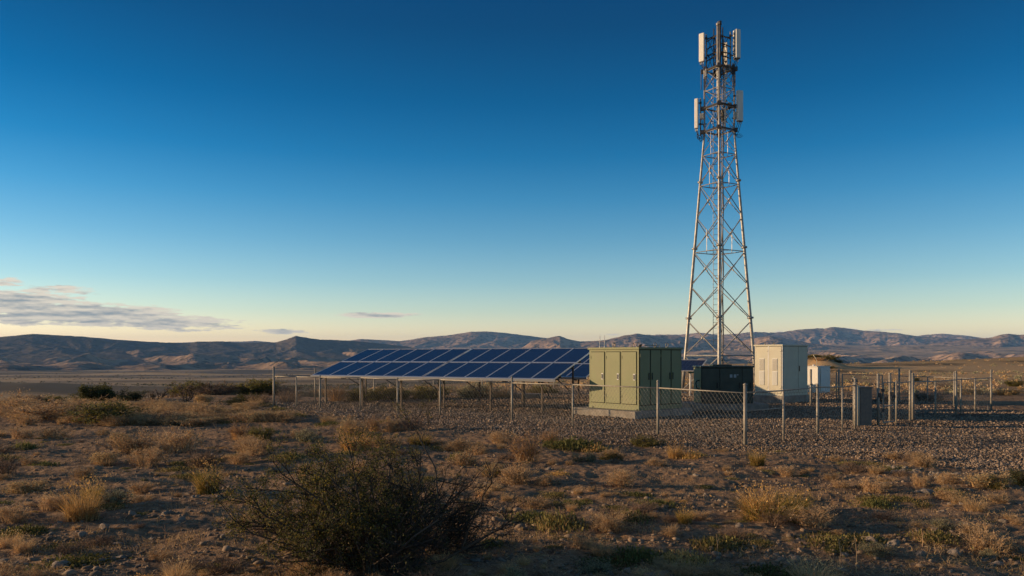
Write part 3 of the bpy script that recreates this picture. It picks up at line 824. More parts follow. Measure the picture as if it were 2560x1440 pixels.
for a in ((-.73, .58, -.13, -.1), (-.73, .58, 1.1, 1.13), (-.73, -.7, -.1, 1.1), (.55, .58, -.1, 1.1)): tilted(fr, *a, 0, .045, 1.25, R(24))
fr.build('frame', M['alu'], p)
MB().box(-.05, .5, .2, .45, 1.12, 1.3).build('mount_box', M['teal'], sp_, bevel=.01)
for x in (.02, .34): MB().tube([(x, .33, 1.15), (x * 1.4 - .02, .33, -.1)], .045, 8).build('leg', M['white'], sp_, smooth=True)
MB().box(-.15, .65, .15, .5, -.05, .05).build('foot_plate', M['concrete'], sp_)

# concrete footings with pipe risers behind the array
for i, (px, py, wx_, lab) in enumerate(((1275, 995, .62, 'smaller concrete block with grey pipes seen below the panel edge'), (1322, 997, 1.0, 'longer concrete block next to a smaller one below the panels'))):
    x, y = at(px, py)
    t = thing('concrete_block', lab, 'concrete block', (x, y, 0), R(-8))
    MB().box(-wx_ / 2, wx_ / 2, 0, .5, -.1, .22).build('block', M['concrete'], t, bevel=.02)
    if i == 0:
        for k, dx in enumerate((.12, .24)): MB().tube([(dx, .2, .2), (dx, .2, .85 - .2 * k), (dx + .1, .25, .9 - .2 * k)], .03, 8).build('pipe_riser', M['galv'], t, smooth=True)

# ------------------------------------------------------------------ chain-link fences
def post(name, x, y, h, r, parent, cap=True, m=None, z0=None, off=None):
    z = gz(x, y); r = r * .74
    b = MB().tube([(x, y, z - .15), (x, y, z + h)], r, 10)
    if cap: b.tube([(x, y, z + h), (x, y, z + h + .02), (x, y, z + h + .045)], [r * 1.15, r * 1.15, r * .3], 10)
    o = b.build(name, m or M['galv'], parent, smooth=True, off=parent.location)
    return o, z

def wire_panel(p0, p1, z0, z1, h, parent, pitch=.115, r=.0021, name='wire_mesh'):
    """diamond mesh between two posts; every wire is a real thin rod"""
    p0 = Vector((p0[0], p0[1], 0)); p1 = Vector((p1[0], p1[1], 0)); L_ = (p1 - p0).length
    if L_ < .2: return
    d = (p1 - p0).normalized(); nrm = Vector((-d.y, d.x, 0))
    k = .86; hl = .03; n = int(L_ / pitch) + int(h * k / pitch) + 2
    segs = []
    for sgn in (1, -1):
        for i in range(-int(h * k / pitch) - 1, n):
            u0 = i * pitch; z_ = [(0, u0), (h, u0 + h * k)]
            (za, ua), (zb, ub) = z_
            # clip to 0..L
            if ub <= 0 or ua >= L_: continue
            if ua < 0: za = (0 - ua) / k; ua = 0
            if ub > L_: zb = zb - (ub - L_) / k; ub = L_
            if sgn < 0: ua, ub = L_ - ua, L_ - ub
            base = lambda u: z0 + (z1 - z0) * u / L_ + .03
            a = p0 + d * ua + nrm * .004 * sgn; b = p0 + d * ub + nrm * .004 * sgn
            segs.append(((a.x, a.y, base(ua) + za), (b.x, b.y, base(ub) + zb)))
    mb = MB()
    for a, b in segs: mb.tube([a, b], r, 5, cap=False)
    mb.build(name, M['wire'], parent, off=parent.location)

def fence(label, pts, rail_h=1.16, mesh=True, group=None, rails=None, mid=(), pitch=.118, bold=()):
    """pts: (x, y, height, radius)"""
    root = thing('chain_link_fence', label, 'fence', (pts[0][0], pts[0][1], 0), group=group)
    zs = []
    for (x, y, h, r) in pts:
        _, z = post('post', x, y, h, r, root, cap=r > .038); zs.append(z)
    for i in range(len(pts) - 1):
        if rails and not rails[i]: continue
        (xa, ya, ha, ra), (xb, yb, hb, rb) = pts[i], pts[i + 1]
        MB().tube([(xa, ya, zs[i] + rail_h), (xb, yb, zs[i + 1] + rail_h)], .0155, 8).build('top_rail', M['galv'], root, smooth=True, off=root.location)
        if i in mid:
            MB().tube([(xa, ya, zs[i] + rail_h * .66), (xb, yb, zs[i + 1] + rail_h * .66)], .012, 6).build('middle_rail', M['galv'], root, smooth=True, off=root.location)
        if mesh: wire_panel((xa, ya), (xb, yb), zs[i], zs[i + 1], rail_h - .03, root, pitch, .0020 if i in bold else .0017)
    return root

def fp(px, py, h, r): x, y = at(px, py); return (x, y, h, r)
CORNER = at(1863, 1115)
# sunlit run along the array, from the far corner to the near corner
fence('long front run of wire fence passing the panels and the olive cabinet',
      [fp(684.5, 1016, 1.49, .05), fp(741, 1018.5, 1.17, .032), fp(800, 1022, 1.19, .042), fp(901, 1028, 1.17, .032), fp(994, 1034, 1.19, .04), fp(1100, 1041, 1.17, .034),
       fp(1280, 1052, 1.31, .045), fp(1432, 1068, 1.18, .034), fp(1645, 1090, 1.31, .045), fp(1863, 1115, 1.33, .052)], 1.16, bold=(6, 7, 8))
# run from the near corner out to the gate
V2 = Vector((16.9 - CORNER[0], 28.2 - CORNER[1])).normalized()
def side(px):
    """point on the line from the near corner to the right corner that shows at this column"""
    k = (px - 1280) / FPX; s = (k * CORNER[1] - CORNER[0]) / (V2.x - k * V2.y)
    return CORNER[0] + V2.x * s, CORNER[1] + V2.y * s
c0 = side(1867)
fence('short wire fence between the near corner post and the narrow grey pedestal',
      [(*c0, .2, .02), (*side(1959), 1.19, .034), (*side(2044), 1.20, .044), (*side(2106), 1.17, .03), (*side(2138), 1.32, .045)], 1.165, mid=(0,), pitch=.13)
g1 = side(2208); g2 = side(2236)
gt = thing('gate', 'narrow wire pedestrian gate between two pairs of posts', 'gate', (g1[0], g1[1], 0))
MB().tube([(g1[0], g1[1], .1), (g1[0], g1[1], 1.2), (g2[0], g2[1], 1.2), (g2[0], g2[1], .1), (g1[0], g1[1], .1)], .022, 8).build('gate_frame', M['galv'], gt, off=gt.location)
MB().tube([(g1[0], g1[1], .55), (g2[0], g2[1], .55)], .018, 6).build('cross_bar', M['galv'], gt, off=gt.location)
wire_panel(g1, g2, .08, .08, 1.1, gt, .12)
for s_, z_ in ((g1, .4), (g1, .95), (g2, .75)): MB().box(s_[0] - .05, s_[0] + .02, s_[1] - .035, s_[1] + .035, z_, z_ + .08).build('hinge', M['darksteel'], gt, off=gt.location)
for px, h, r, lab in ((2200.5, 1.42, .05, 'thick gate post nearest the grey pedestal'), (2230, 1.42, .05, 'thick gate post in the middle of the gateway'), ):
    x, y = side(px); y += .12
    t = thing('gate_post', lab, 'post', (x, y, 0))
    post('shaft', x, y, h, r, t)
    MB().box(x - .02, x + .06, y - .05, y + .05, .8, .92).build('latch', M['darksteel'], t, off=t.location)
fence('middle run of wire fence from the gate to the far right corner',
      [(*side(2241), 1.25, .034), (*side(2275.5), 1.46, .05), (*side(2282), 1.38, .05), (*side(2338.5), 1.17, .034), (*side(2390), 1.42, .05), (*side(2402), 1.2, .034), (*side(2438), 1.2, .038), (*side(2478), 1.42, .045)],
      1.165, rails=[1, 0, 1, 1, 1, 1, 1], pitch=.14)
r0 = side(2478)
fence('back run of wire fence going away from the right corner behind the gate',
      [(r0[0] - .06, r0[1] + .08, .2, .02), fp(2385, 1018, 1.33, .038), fp(2319, 1012, 1.1, .03), fp(2248, 1008, 1.36, .048)], 1.1, pitch=.15)
fence('farthest run of wire fence with twin end posts behind the white box',
      [fp(2206, 1004, 1.12, .03), fp(2106, 1001, 1.15, .034), fp(2097, 1000.5, 1.29, .05), fp(2091, 1001, 1.2, .034)], 1.12, rails=[1, 0, 0], pitch=.16)
fence('back run of wire fence seen beneath the long panel array',
      [(at(684.5, 1016)[0] + .07, at(684.5, 1016)[1] + .1, .2, .02), fp(788, 1010, 1.4, .034), fp(935, 1001, 1.15, .038), fp(1084, 995.5, 1.15, .036), fp(1205, 991, 1.15, .036), fp(1385, 980.5, 1.2, .04)], 1.12, pitch=.16)
# odd posts near the gate
for px, py, h, r, lab in ((2134.5, 1066, 1.33, .035, 'dark thin post standing just before the grey pedestal'), ):
    x, y = at(px, py); t = thing('steel_post', lab, 'post', (x, y, 0)); post('shaft', x, y, h, r, t); MB().box(x - .05, x + .1, y - .02, y + .02, 1.22, 1.30).build('bracket', M['darksteel'], t, off=t.location)
# grey pedestal
x, y = at(2151, 1068)
pd = thing('utility_pedestal', 'narrow grey metal pedestal box at the wire fence near the gate', 'pedestal', (x, y, 0), R(8))
MB().box(0, .34, 0, .30, -.1, 1.06).build('body', M['rust'], pd, bevel=.01)
pdm = MB()
for i in range(30): pdm.box(.015, .325, -.006, -.001, .05 + i * .033, .067 + i * .033)
pdm.build('ribbed_face', M['rust'], pd)
MB().box(-.02, .36, -.02, .32, 1.06, 1.10).build('lid', M['rust'], pd, bevel=.008)
for dx in (-.035, -.105): MB().tube([(dx, .03, -.1), (dx, .03, 1.13)], .024, 8).build('side_pipe', M['cream'], pd, smooth=True)
MB().box(.345, .37, .05, .25, .45, .95).build('meter', M['darksteel'], pd, bevel=.006)
# slim round post before the white box
x, y = at(2027, 985)
t = thing('steel_post', 'stubby grey bollard post in front of the white box', 'post', (11.6, 31.05, 0)); post('shaft', 11.6, 31.05, 1.36, .055, t)
MB().box(11.55, 11.65, 30.98, 31.0, .8, .86).build('bracket', M['galv'], t, off=t.location)
# ------------------------------------------------------------------ lattice tower
TC = (10.57, 40.8); TH = math.atan2(10.57, 40.8)
tw = thing('lattice_tower', 'tall galvanised lattice mast carrying pale panel antennas', 'tower', (TC[0], TC[1], 0), -TH)
def hd(z): return np.interp(z, [0, 1.96, 13.3, 40], [1.86, 1.68, .735, .70])
CORN = [Vector((0, -1, 0)), Vector((1, 0, 0)), Vector((0, 1, 0)), Vector((-1, 0, 0))]     # front, right, rear, left
def node(k, z): q = CORN[k % 4] * float(hd(z)); return Vector((q.x, q.y, z))
for k in range(4):
    top = 16.75
    b = MB().tube([node(k, z) for z in (-.1, 1.96, 7.3, 10.8, 13.3, top)], [.088, .083, .073, .062, .048, .042], 12)
    lg = b.build('leg', M['galvtower'], tw, smooth=True)
    fl = MB()
    for z in (3.85, 7.42, 10.82):
        fl.tube([node(k, z - .045), node(k, z + .045)], .175 - z * .004, 12)
    fl.build('flange', M['galvtower'], lg, smooth=True)
    MB().tube([node(k, -.05), node(k, .06)], .24, 12).build('base_plate', M['galvtower'], lg)
LV = [0.12, 1.94, 3.72, 5.48, 7.22, 8.96, 10.62, 12.15, 13.35, 14.55, 15.45, 16.45]
for i in range(len(LV) - 1):
    za, zb = LV[i] + .06, LV[i + 1] - .06
    r = .022 if i < 7 else .014
    for k in range(4):
        b = MB().tube([node(k, za), node(k + 1, zb)], r, 6).tube([node(k + 1, za) * 1.012, node(k, zb) * 1.012], r, 6)
        mid = (node(k, za) + node(k + 1, zb)) / 2
        b.tube([mid - Vector((0, 0, .05)), mid + Vector((0, 0, .05))], .042 if i < 7 else .028, 6)
        b.build('cross_brace', M['galvtower'], tw)
for z in (1.94, 7.22, 10.62, 12.15, 13.35, 14.55, 15.45, 16.45):
    for k in range(4):
        MB().tube([node(k, z), node(k + 1, z)], .042 if z < 3 else .022, 6).build('ring_bar', M['galvtower'], tw)
    if z > 3 and z < 12.5:
        b = MB()
        for k in range(4):
            m0, m1 = (node(k, z) + node(k + 1, z)) / 2, (node(k + 1, z) + node(k + 2, z)) / 2
            b.tube([m0, m1], .014, 6); b.tube([m0, m0 + Vector((0, 0, 1.1))], .008, 4)
        b.build('inner_diamond', M['galvtower'], tw)
# dark working platforms / collars where antennas bolt on
for z, r in ((13.4, .038), (14.6, .042), (16.5, .045)):
    b = MB()
    for k in range(4):
        b.tube([node(k, z) * 1.1 - Vector((0, 0, z * .1)), node(k + 1, z) * 1.1 - Vector((0, 0, z * .1))], r, 6)
        c = node(k, z) * 1.1; b.box(c.x - .1, c.x + .1, c.y - .1, c.y + .1, z - .1, z + .08)
    b.build('antenna_collar', M['darksteel'], tw)
# ladder inside the left face
lx, ly = -.30, .25
b = MB()
for dx in (0, .34):
    b.tube([(lx + dx, ly, .1), (lx + dx, ly, 16.6)], .016, 6)
z = .35
while z < 16.5:
    b.tube([(lx, ly, z), (lx + .34, ly, z)], .010, 4); z += .30
b.build('ladder', M['galvtower'], tw)
b = MB()
for z in np.arange(2.4, 16.5, 1.75):
    b.tube([(lx + .1, ly, z), (lx + .34, ly, z), (.0, -hd(z) * .9, z)], .014, 5)
b.build('ladder_bracket', M['galvtower'], tw)
# feeder cables up the middle
for i, (dx, dy) in enumerate(((.13, -.1), (.2, -.08), (.17, .0), (.10, .06))):
    pts = [(dx + .02 * math.sin(z * 2 + i), dy, z) for z in np.linspace(.1, 15.5 + .3 * i, 40)]
    MB().tube(pts, .018, 5).build('feeder_cable', M['darksteel'] if i % 2 else M['galv'], tw, smooth=True)
# top mast and side poles
b = MB().tube([(-.06, -.30, 13.2), (-.06, -.30, 16.3), (-.06, -.30, 18.72)], [.05, .075, .075], 12).tube([(-.06, -.30, 18.66), (-.06, -.30, 18.78)], .095, 12)
b.tube([(-.06, -.30, 18.75), (-.06, -.30, 18.86)], .03, 8); b.build('top_mast', M['galvtower'], tw, smooth=True)
MB().tube([(.04, -.48, 16.3), (.04, -.48, 18.74)], .055, 10).tube([(.04, -.48, 18.62), (.04, -.48, 18.8)], .08, 10).build('side_pole', M['darksteel'], tw, smooth=True)
for (x, y, z0, z1, r) in ((-.27, .1, 16.2, 18.68, .03), (.17, .15, 16.3, 18.72, .03)):
    MB().tube([(x, y, z0), (x, y, z1)], r, 8).build('side_pole', M['darksteel'], tw, smooth=True)
MB().tube([(.28, -.2, 13.3), (.28, -.2, 16.2)], .045, 8).build('side_pole', M['antenna'], tw, smooth=True)

def hang_cable(parent, p, q, sag, r=.014):
    p, q = Vector(p), Vector(q)
    pts = [p.lerp(q, t) - Vector((0, 0, sag * 4 * t * (1 - t))) for t in np.linspace(0, 1, 14)]
    return MB().tube(pts, r, 5).build('cable', M['black'], parent, smooth=True)

def antenna(x, y, z0, z1, w, t, rz, pipe, arms, label=None, rru=None):
    """panel antenna with its pipe, arms to the tower, radio and drooping cables"""
    c, s = math.cos(rz), math.sin(rz)
    W = lambda u, v, z: Vector((x + u * c - v * s, y + u * s + v * c, z))
    b = MB(); o = W(-w / 2, -t / 2, z0)
    b.obox(o, W(w / 2, -t / 2, z0) - o, W(-w / 2, t / 2, z0) - o, (0, 0, z1 - z0))
    a = b.build('antenna', M['antenna'], tw, bevel=.025)
    o = W(-w / 2 + .02, -t / 2 + .02, z0 - .035)
    MB().obox(o, W(w / 2 - .02, -t / 2 + .02, z0 - .035) - o, W(-w / 2 + .02, t / 2 - .02, z0 - .035) - o, (0, 0, .04)).build('end_cap', M['darksteel'], a)
    pxy = pipe[:2]
    MB().tube([(*pxy, pipe[2]), (*pxy, pipe[3])], .034, 8).build('mounting_pipe', M['galv'], a, smooth=True)
    br = MB()
    for z in (z0 + .22, z1 - .22):
        bk = W(0, t / 2, z); br.tube([bk, (*pxy, z)], .028, 6); br.box(pxy[0] - .055, pxy[0] + .055, pxy[1] - .055, pxy[1] + .055, z - .05, z + .05)
    br.build('bracket', M['darksteel'], a)
    ar = MB()
    for z in arms:
        tgt = Vector((-.05 if z > 16.8 else (.62 if pxy[0] > 0 else -.62), -.25 if z > 16.8 else 0, z + (.06 if z > 16.8 else 0)))
        ar.tube([(*pxy, z), tgt], .03, 6)
    ar.build('arm', M['darksteel'], a)
    for i in range(3):
        u = (-.3 + .3 * i) * w
        p = W(u, 0, z0 - .02); q = Vector((pxy[0] * .9, pxy[1], z0 - .25 - .12 * i))
        hang_cable(a, p, q, .22 + .09 * i)
        MB().tube([p, p - Vector((0, 0, .12))], .018, 6).build('connector', M['louvre'], a)
    if label: a['label'] = label
    return a
antenna(-.86, -.10, 16.97, 18.42, .29, .13, R(-28), (-.64, .05, 16.2, 18.40), (17.3, 18.15))
rt = antenna(.86, -.10, 16.97, 18.42,   .26, .30, R(35), (.55, .0, 16.5, 18.40), (17.3, 18.1))
cl = MB()
for z in np.arange(17.1, 18.3, .21): cl.box(.69, .73, -.22, -.16, z, z + .12); 
cl.build('clip_strip', M['rust'], rt)
antenna(.30, .62, 16.9, 18.1, .24, .12, R(150), (.2, .45, 16.4, 18.2), (17.4,))
antenna(-1.13, -.05, 13.6, 15.12, .19, .12, R(-22), (-.93, .02, 13.2, 15.15), (13.8, 14.6))
antenna(1.0, -.08, 13.8, 15.34, .30, .20, R(28), (.74, .0, 13.3, 15.3), (14.0, 14.9))
def radio(x, y, z, w, d, h, rz=0, m='antenna'):
    a = MB().obox((x, y, z), (w * math.cos(rz), w * math.sin(rz), 0), (-d * math.sin(rz), d * math.cos(rz), 0), (0, 0, h)).build('radio_unit', M[m], tw, bevel=.015)
    f = MB()
    for i in range(5): f.obox((x + w * (i + .3) / 6, y - .03, z + .03), (w / 16, 0, 0), (0, .03, 0), (0, 0, h - .06))
    f.build('cooling_fin', M[m], a)
    hang_cable(a, (x + w / 2, y, z), (x * .7, y + .1, z - .35), .2)
radio(-.98, -.1, 14.05, .22, .16, .3)
radio(-.78, -.12, 16.1, .13, .12, .42)
radio(-.70, -.2, 16.2, .10, .1, .36)
radio(.60, -.14, 16.2, .13, .12, .46, 0, 'darksteel')
radio(.72, -.1, 13.95, .16, .14, .35)
radio(.30, -.35, 16.3, .22, .18, .34, 0, 'galv')
radio(-.15, -.1, 16.25, .3, .3, .3, .4, 'darksteel')
radio(.12, .2, 14.0, .24, .2, .5, .3, 'darksteel')
radio(.42, .1, 14.6, .2, .2, .25, .1, 'galv')
for (x, z0, z1) in ((-.9, 15.55, 16.6), (-.66, 15.6, 17.0), (.66, 15.5, 16.8), (.78, 15.6, 16.5)):
    MB().tube([(x, -.05, z0), (x, -.05, z1)], .022, 6).build('whip_antenna', M['darksteel'], tw)
# tangle of jumper cables
rr_ = random.Random(5)
for i in range(26):
    zc = rr_.choice([13.6, 14.1, 14.5, 16.2, 16.6, 17.2, 17.7])
    p = (rr_.uniform(-.5, .5), rr_.uniform(-.35, .3), zc + rr_.uniform(-.2, .5)); q = (rr_.uniform(-.6, .6), rr_.uniform(-.3, .3), zc + rr_.uniform(-.9, .2))
    hang_cable(tw, p, q, rr_.uniform(.05, .3), .016)
for sx in (-.98, .92):
    for i in range(3):
        c = Vector((sx + .03 * i, -.05, 13.25 - .04 * i)); rad = .13 + .03 * i
        MB().tube([(c.x + rad * math.cos(a), c.y, c.z + rad * math.sin(a)) for a in np.linspace(2.6 if sx < 0 else -.5, 6.6 if sx < 0 else -3.9, 16)], .012, 5).build('cable', M['black'], tw, smooth=True)
# top arms
for z in (18.1, 17.7, 17.1):
    MB().tube([(-.64, .05, z - .08), (-.06, -.3, z + .1)], .028, 6).tube([(.58, 0, z - .08), (.0, -.3, z + .1)], .028, 6).build('top_arm', M['darksteel'], tw)
b = MB()
for z0, z1 in ((16.5, 17.5), (17.4, 18.3)):
    for (xa, ya), (xb, yb) in (((-.27, .1), (-.64, .05)), ((.17, .15), (.3, .45)), ((-.27, .1), (.17, .15)), ((-.27, .1), (-.06, -.3))):
        b.tube([(xa, ya, z0), (xb, yb, z1)], .016, 5).tube([(xb, yb, z0), (xa, ya, z1)], .016, 5)
b.build('top_bracing', M['darksteel'], tw)
# ------------------------------------------------------------------ plants
def rib(n, h, rad, lean, w, rng, seg=3, curl=.5, base_spread=1.0):
    """n curved blades growing from a disc: (V, F)"""
    a = rng.uniform(0, 2 * np.pi, n); q = rad * np.sqrt(rng.uniform(0, 1, n)) * base_spread
    root = np.stack([q * np.cos(a), q * np.sin(a), np.zeros(n) - .02], 1)
    dirA = a + rng.normal(0, .7, n)
    L = h * rng.uniform(.45, 1.05, n); ln = lean * rng.uniform(.15, 1.0, n)
    out = np.stack([np.cos(dirA), np.sin(dirA), np.zeros(n)], 1)
    fa = rng.uniform(0, 2 * np.pi, n); side = np.stack([np.cos(fa), np.sin(fa), np.zeros(n)], 1)
    V = np.zeros((n, (seg + 1) * 2, 3))
    for k in range(seg + 1):
        t = k / seg
        ang = ln * (t + curl * t * t)
        c = root + (out * (np.sin(ang) * L * t)[:, None]) + np.array([0, 0, 1.0]) * (np.cos(ang) * L * t)[:, None]
        wd = w * (1 - .85 * t)
        V[:, 2 * k] = c - side * wd / 2; V[:, 2 * k + 1] = c + side * wd / 2
    b = np.arange(n)[:, None] * (seg + 1) * 2
    F = np.concatenate([np.concatenate([b + 2 * k, b + 2 * k + 1, b + 2 * k + 3, b + 2 * k + 2], 1) for k in range(seg)])
    return V.reshape(-1, 3), F

def leaves(C, L, W, rng, up=0.0):
    n = len(C)
    d = rng.normal(0, 1, (n, 3)); d[:, 2] += up; d /= np.linalg.norm(d, axis=1)[:, None]
    e = np.cross(d, rng.normal(0, 1, (n, 3))); e /= np.linalg.norm(e, axis=1)[:, None] + 1e-9
    l = (L * rng.uniform(.6, 1.3, n))[:, None]; w = (W * rng.uniform(.6, 1.3, n))[:, None]
    V = np.stack([C, C + d * l * .5 + e * w * .5, C + d * l, C + d * l * .5 - e * w * .5], 1)
    F = np.arange(n * 4).reshape(n, 4)
    return V.reshape(-1, 3), F

def sticks(P0, P1, r0, r1, n=3):
    m = len(P0); D = P1 - P0; D = D / (np.linalg.norm(D, axis=1)[:, None] + 1e-9)
    U = np.cross(D, np.array([.3, .5, .8])); U /= np.linalg.norm(U, axis=1)[:, None] + 1e-9
    Wv = np.cross(D, U)
    V = np.zeros((m, 2 * n, 3))
    for k in range(n):
        a = 2 * np.pi * k / n
        o = U * np.cos(a) + Wv * np.sin(a)
        V[:, k] = P0 + o * np.reshape(r0, (-1, 1)); V[:, n + k] = P1 + o * np.reshape(r1, (-1, 1))
    b = np.arange(m)[:, None] * 2 * n
    F = np.concatenate([np.concatenate([b + k, b + (k + 1) % n, b + n + (k + 1) % n, b + n + k], 1) for k in range(n)])
    return V.reshape(-1, 3), F

def grow(rng, nstem, h, spread, levels, kids, r=.01, up=.35, ratio=.62, rad=.05, bias=None):
    """branching twigs: arrays of segments, and the tips of the last two levels"""
    a = rng.uniform(0, 2 * np.pi, nstem); el = rng.uniform(.15, 1.0, nstem)
    D = np.stack([np.cos(a) * spread * (1 - el * .6), np.sin(a) * spread * (1 - el * .6), .35 + el], 1)
    if bias is not None: D += np.array(bias)
    D /= np.linalg.norm(D, axis=1)[:, None]
    P = np.stack([rad * np.cos(a), rad * np.sin(a), np.full(nstem, -.03)], 1) * rng.uniform(.2, 1, (nstem, 1))
    Ln = h * .5 * rng.uniform(.7, 1.15, nstem); Rd = np.full(nstem, r)
    S0, S1, R0, R1, tips = [], [], [], [], []
    for lv in range(levels):
        n = len(P)
        mid = P + D * (Ln * .5)[:, None] + rng.normal(0, .07, (n, 3)) * Ln[:, None]
        D2 = D + rng.normal(0, .22, (n, 3)) + np.array([0, 0, up * .25]); D2 /= np.linalg.norm(D2, axis=1)[:, None]
        end = mid + D2 * (Ln * .5)[:, None]
        S0 += [P, mid]; S1 += [mid, end]; R0 += [Rd, Rd * .8]; R1 += [Rd * .8, Rd * .55]
        if lv >= levels - 2: tips.append(np.concatenate([mid, end, (mid + end) / 2]))
        if lv == levels - 1: break
        k = np.repeat(np.arange(n), kids); t = rng.uniform(.25, 1, len(k))[:, None]
        newP = np.where(t < .5, P[k] + (mid[k] - P[k]) * t * 2, mid[k] + (end[k] - mid[k]) * (t - .5) * 2)
        Dn = D2[k] + rng.normal(0, .55, (len(k), 3)) + np.array([0, 0, up * .5]); Dn /= np.linalg.norm(Dn, axis=1)[:, None]
        P, D, Ln, Rd = newP, Dn, Ln[k] * ratio * rng.uniform(.6, 1.2, len(k)), Rd[k] * .58
    return np.concatenate(S0), np.concatenate(S1), np.concatenate(R0), np.concatenate(R1), np.concatenate(tips)

def combine(name, parts):
    """parts: (V, F, material) -> one mesh with several slots"""
    Vs, Fs, mi, ms, o = [], [], [], [], 0
    for V_, F_, m_ in parts:
        if m_ not in ms: ms.append(m_)
        Vs.append(V_); Fs.append(F_ + o); mi.append(np.full(len(F_), ms.index(m_))); o += len(V_)
    return mesh_np(name, np.concatenate(Vs), np.concatenate(Fs), ms, np.concatenate(mi))

PROTO = {}
def proto(kind, make, n):
    PROTO[kind] = [make(np.random.default_rng(1000 + 37 * i + len(PROTO))) for i in range(n)]

# every prototype is about one metre wide and has the natural height of its kind
def p_grass(mats):
    def f(rng):
        ps = []
        for m_, k in mats:
            V_, F_ = rib(int(420 * k), .62, .24, .75, .013, rng); ps.append((V_, F_, PL[m_]))
        V_, F_ = rib(200, .30, .27, 1.15, .014, rng); ps.append((V_, F_, PL[mats[-1][0]]))
        t = rng.normal(0, .22, (130, 3)); t[:, 2] = rng.uniform(.35, .68, 130)
        V_, F_ = leaves(t, .05, .02, rng, 1.2); ps.append((V_, F_, PL[mats[0][0]]))
        return combine('grass_tuft', ps)
    return f
proto('straw', p_grass([('straw', .8), ('tan', .4)]), 3)
proto('gold', p_grass([('gold', .9), ('straw', .3)]), 3)
proto('greengold', p_grass([('gold', .5), ('yellow', .6), ('weed', .25)]), 2)
def p_twig(tw, lf, nl, lsz=.035, h=.55, spread=1.0, wisp=150):
    def f(rng):
        S0, S1, R0, R1, tips = grow(rng, 16, h, spread, 4, 3, .011, .3, .66)
        V_, F_ = sticks(S0, S1, np.maximum(R0, .0035), np.maximum(R1, .0028))
        ps = [(V_, F_, PL[tw])]
        for m_, share in lf:
            k = rng.integers(0, len(tips), int(1.6 * nl * share)); c = tips[k] + rng.normal(0, .025, (len(k), 3)); c = c[c[:, 2] > 0]
            V_, F_ = leaves(c, lsz * .66, lsz * .3, rng, .5); ps.append((V_, F_, PL[m_]))
            V_, F_ = rib(int(wisp * share), h * 1.0, .2, .85, .007, rng); ps.append((V_, F_, PL[m_]))
        return combine('twiggy_shrub', ps)
    return f
proto('drytwig', p_twig('tan', [('tan', .6), ('straw', .4)], 1500), 4)
proto('pinktwig', p_twig('pink', [('pink', .8), ('tan', .2)], 700, .025), 3)
proto('rusty', p_twig('pink', [('rusty', .7), ('gold', .3)], 1300, .035, .8, .6), 2)
proto('sage', p_twig('bark', [('sage', 1.0)], 1900, .045, .45), 2)
proto('palebush', p_twig('tan', [('straw', .7), ('sage', .3)], 2300, .045, .48), 2)
proto('greenbush', p_twig('bark', [('olive', .55), ('yellow', .3), ('weed', .15)], 2600, .05, .58), 3)
proto('darkbush', p_twig('darkbark', [('dark', .7), ('olive', .3)], 2600, .055, .62), 2)
def p_weed(a, b):
    def f(rng):
        V1, F1 = rib(260, .16, .44, 1.25, .016, rng); c = rng.normal(0, .24, (700, 3)); c[:, 2] = np.abs(rng.normal(0, .05, 700)) * (1 - np.minimum(1, np.hypot(c[:, 0], c[:, 1]) * 1.2)) + .01
        V2_, F2 = leaves(c, .055, .03, rng, .5)
        return combine('low_weed', [(V1, F1, PL[a]), (V2_, F2, PL[b])])
    return f
proto('weedgreen', p_weed('weed', 'olive'), 3)
proto('weeddry', p_weed('straw', 'weed'), 3)
proto('weedgold', p_weed('yellow', 'gold'), 2)

NAMES = {'straw': ('grass_tuft', 'grass'), 'gold': ('grass_tuft', 'grass'), 'greengold': ('grass_tuft', 'grass'), 'drytwig': ('dry_shrub', 'shrub'), 'pinktwig': ('dry_shrub', 'shrub'),
         'rusty': ('seed_shrub', 'shrub'), 'sage': ('sage_shrub', 'shrub'), 'palebush': ('pale_shrub', 'shrub'), 'greenbush': ('green_shrub', 'shrub'), 'darkbush': ('dark_shrub', 'shrub'),
         'weedgreen': ('low_weed', 'weed'), 'weeddry': ('low_weed', 'weed'), 'weedgold': ('low_weed', 'weed')}
NATH = {k: max(v.co.z for v in PROTO[k][0].vertices) for k in PROTO}
NATW = {k: np.percentile([abs(v.co.x) for v in PROTO[k][0].vertices], 96) * 2 for k in PROTO}
taken = []
def plant(kind, x, y, w, h, label, group=None, rng=random):
    me_ = PROTO[kind][rng.randrange(len(PROTO[kind]))]
    o = link(NAMES[kind][0], me_)
    o.location = (x, y, gz(x, y) - .01); o.rotation_euler = (0, 0, rng.uniform(0, 6.28))
    o.scale = (w / NATW[kind], w / NATW[kind] * rng.uniform(.85, 1.15), h / NATH[kind])
    tag(o, label, NAMES[kind][1], group); taken.append((x, y, w / 2)); return o
def plant_px(kind, px, py, wpx, hpx, label):
    x, y = at(px, py); k = y / FPX
    return plant(kind, x, y, wpx * k, hpx * k, label)

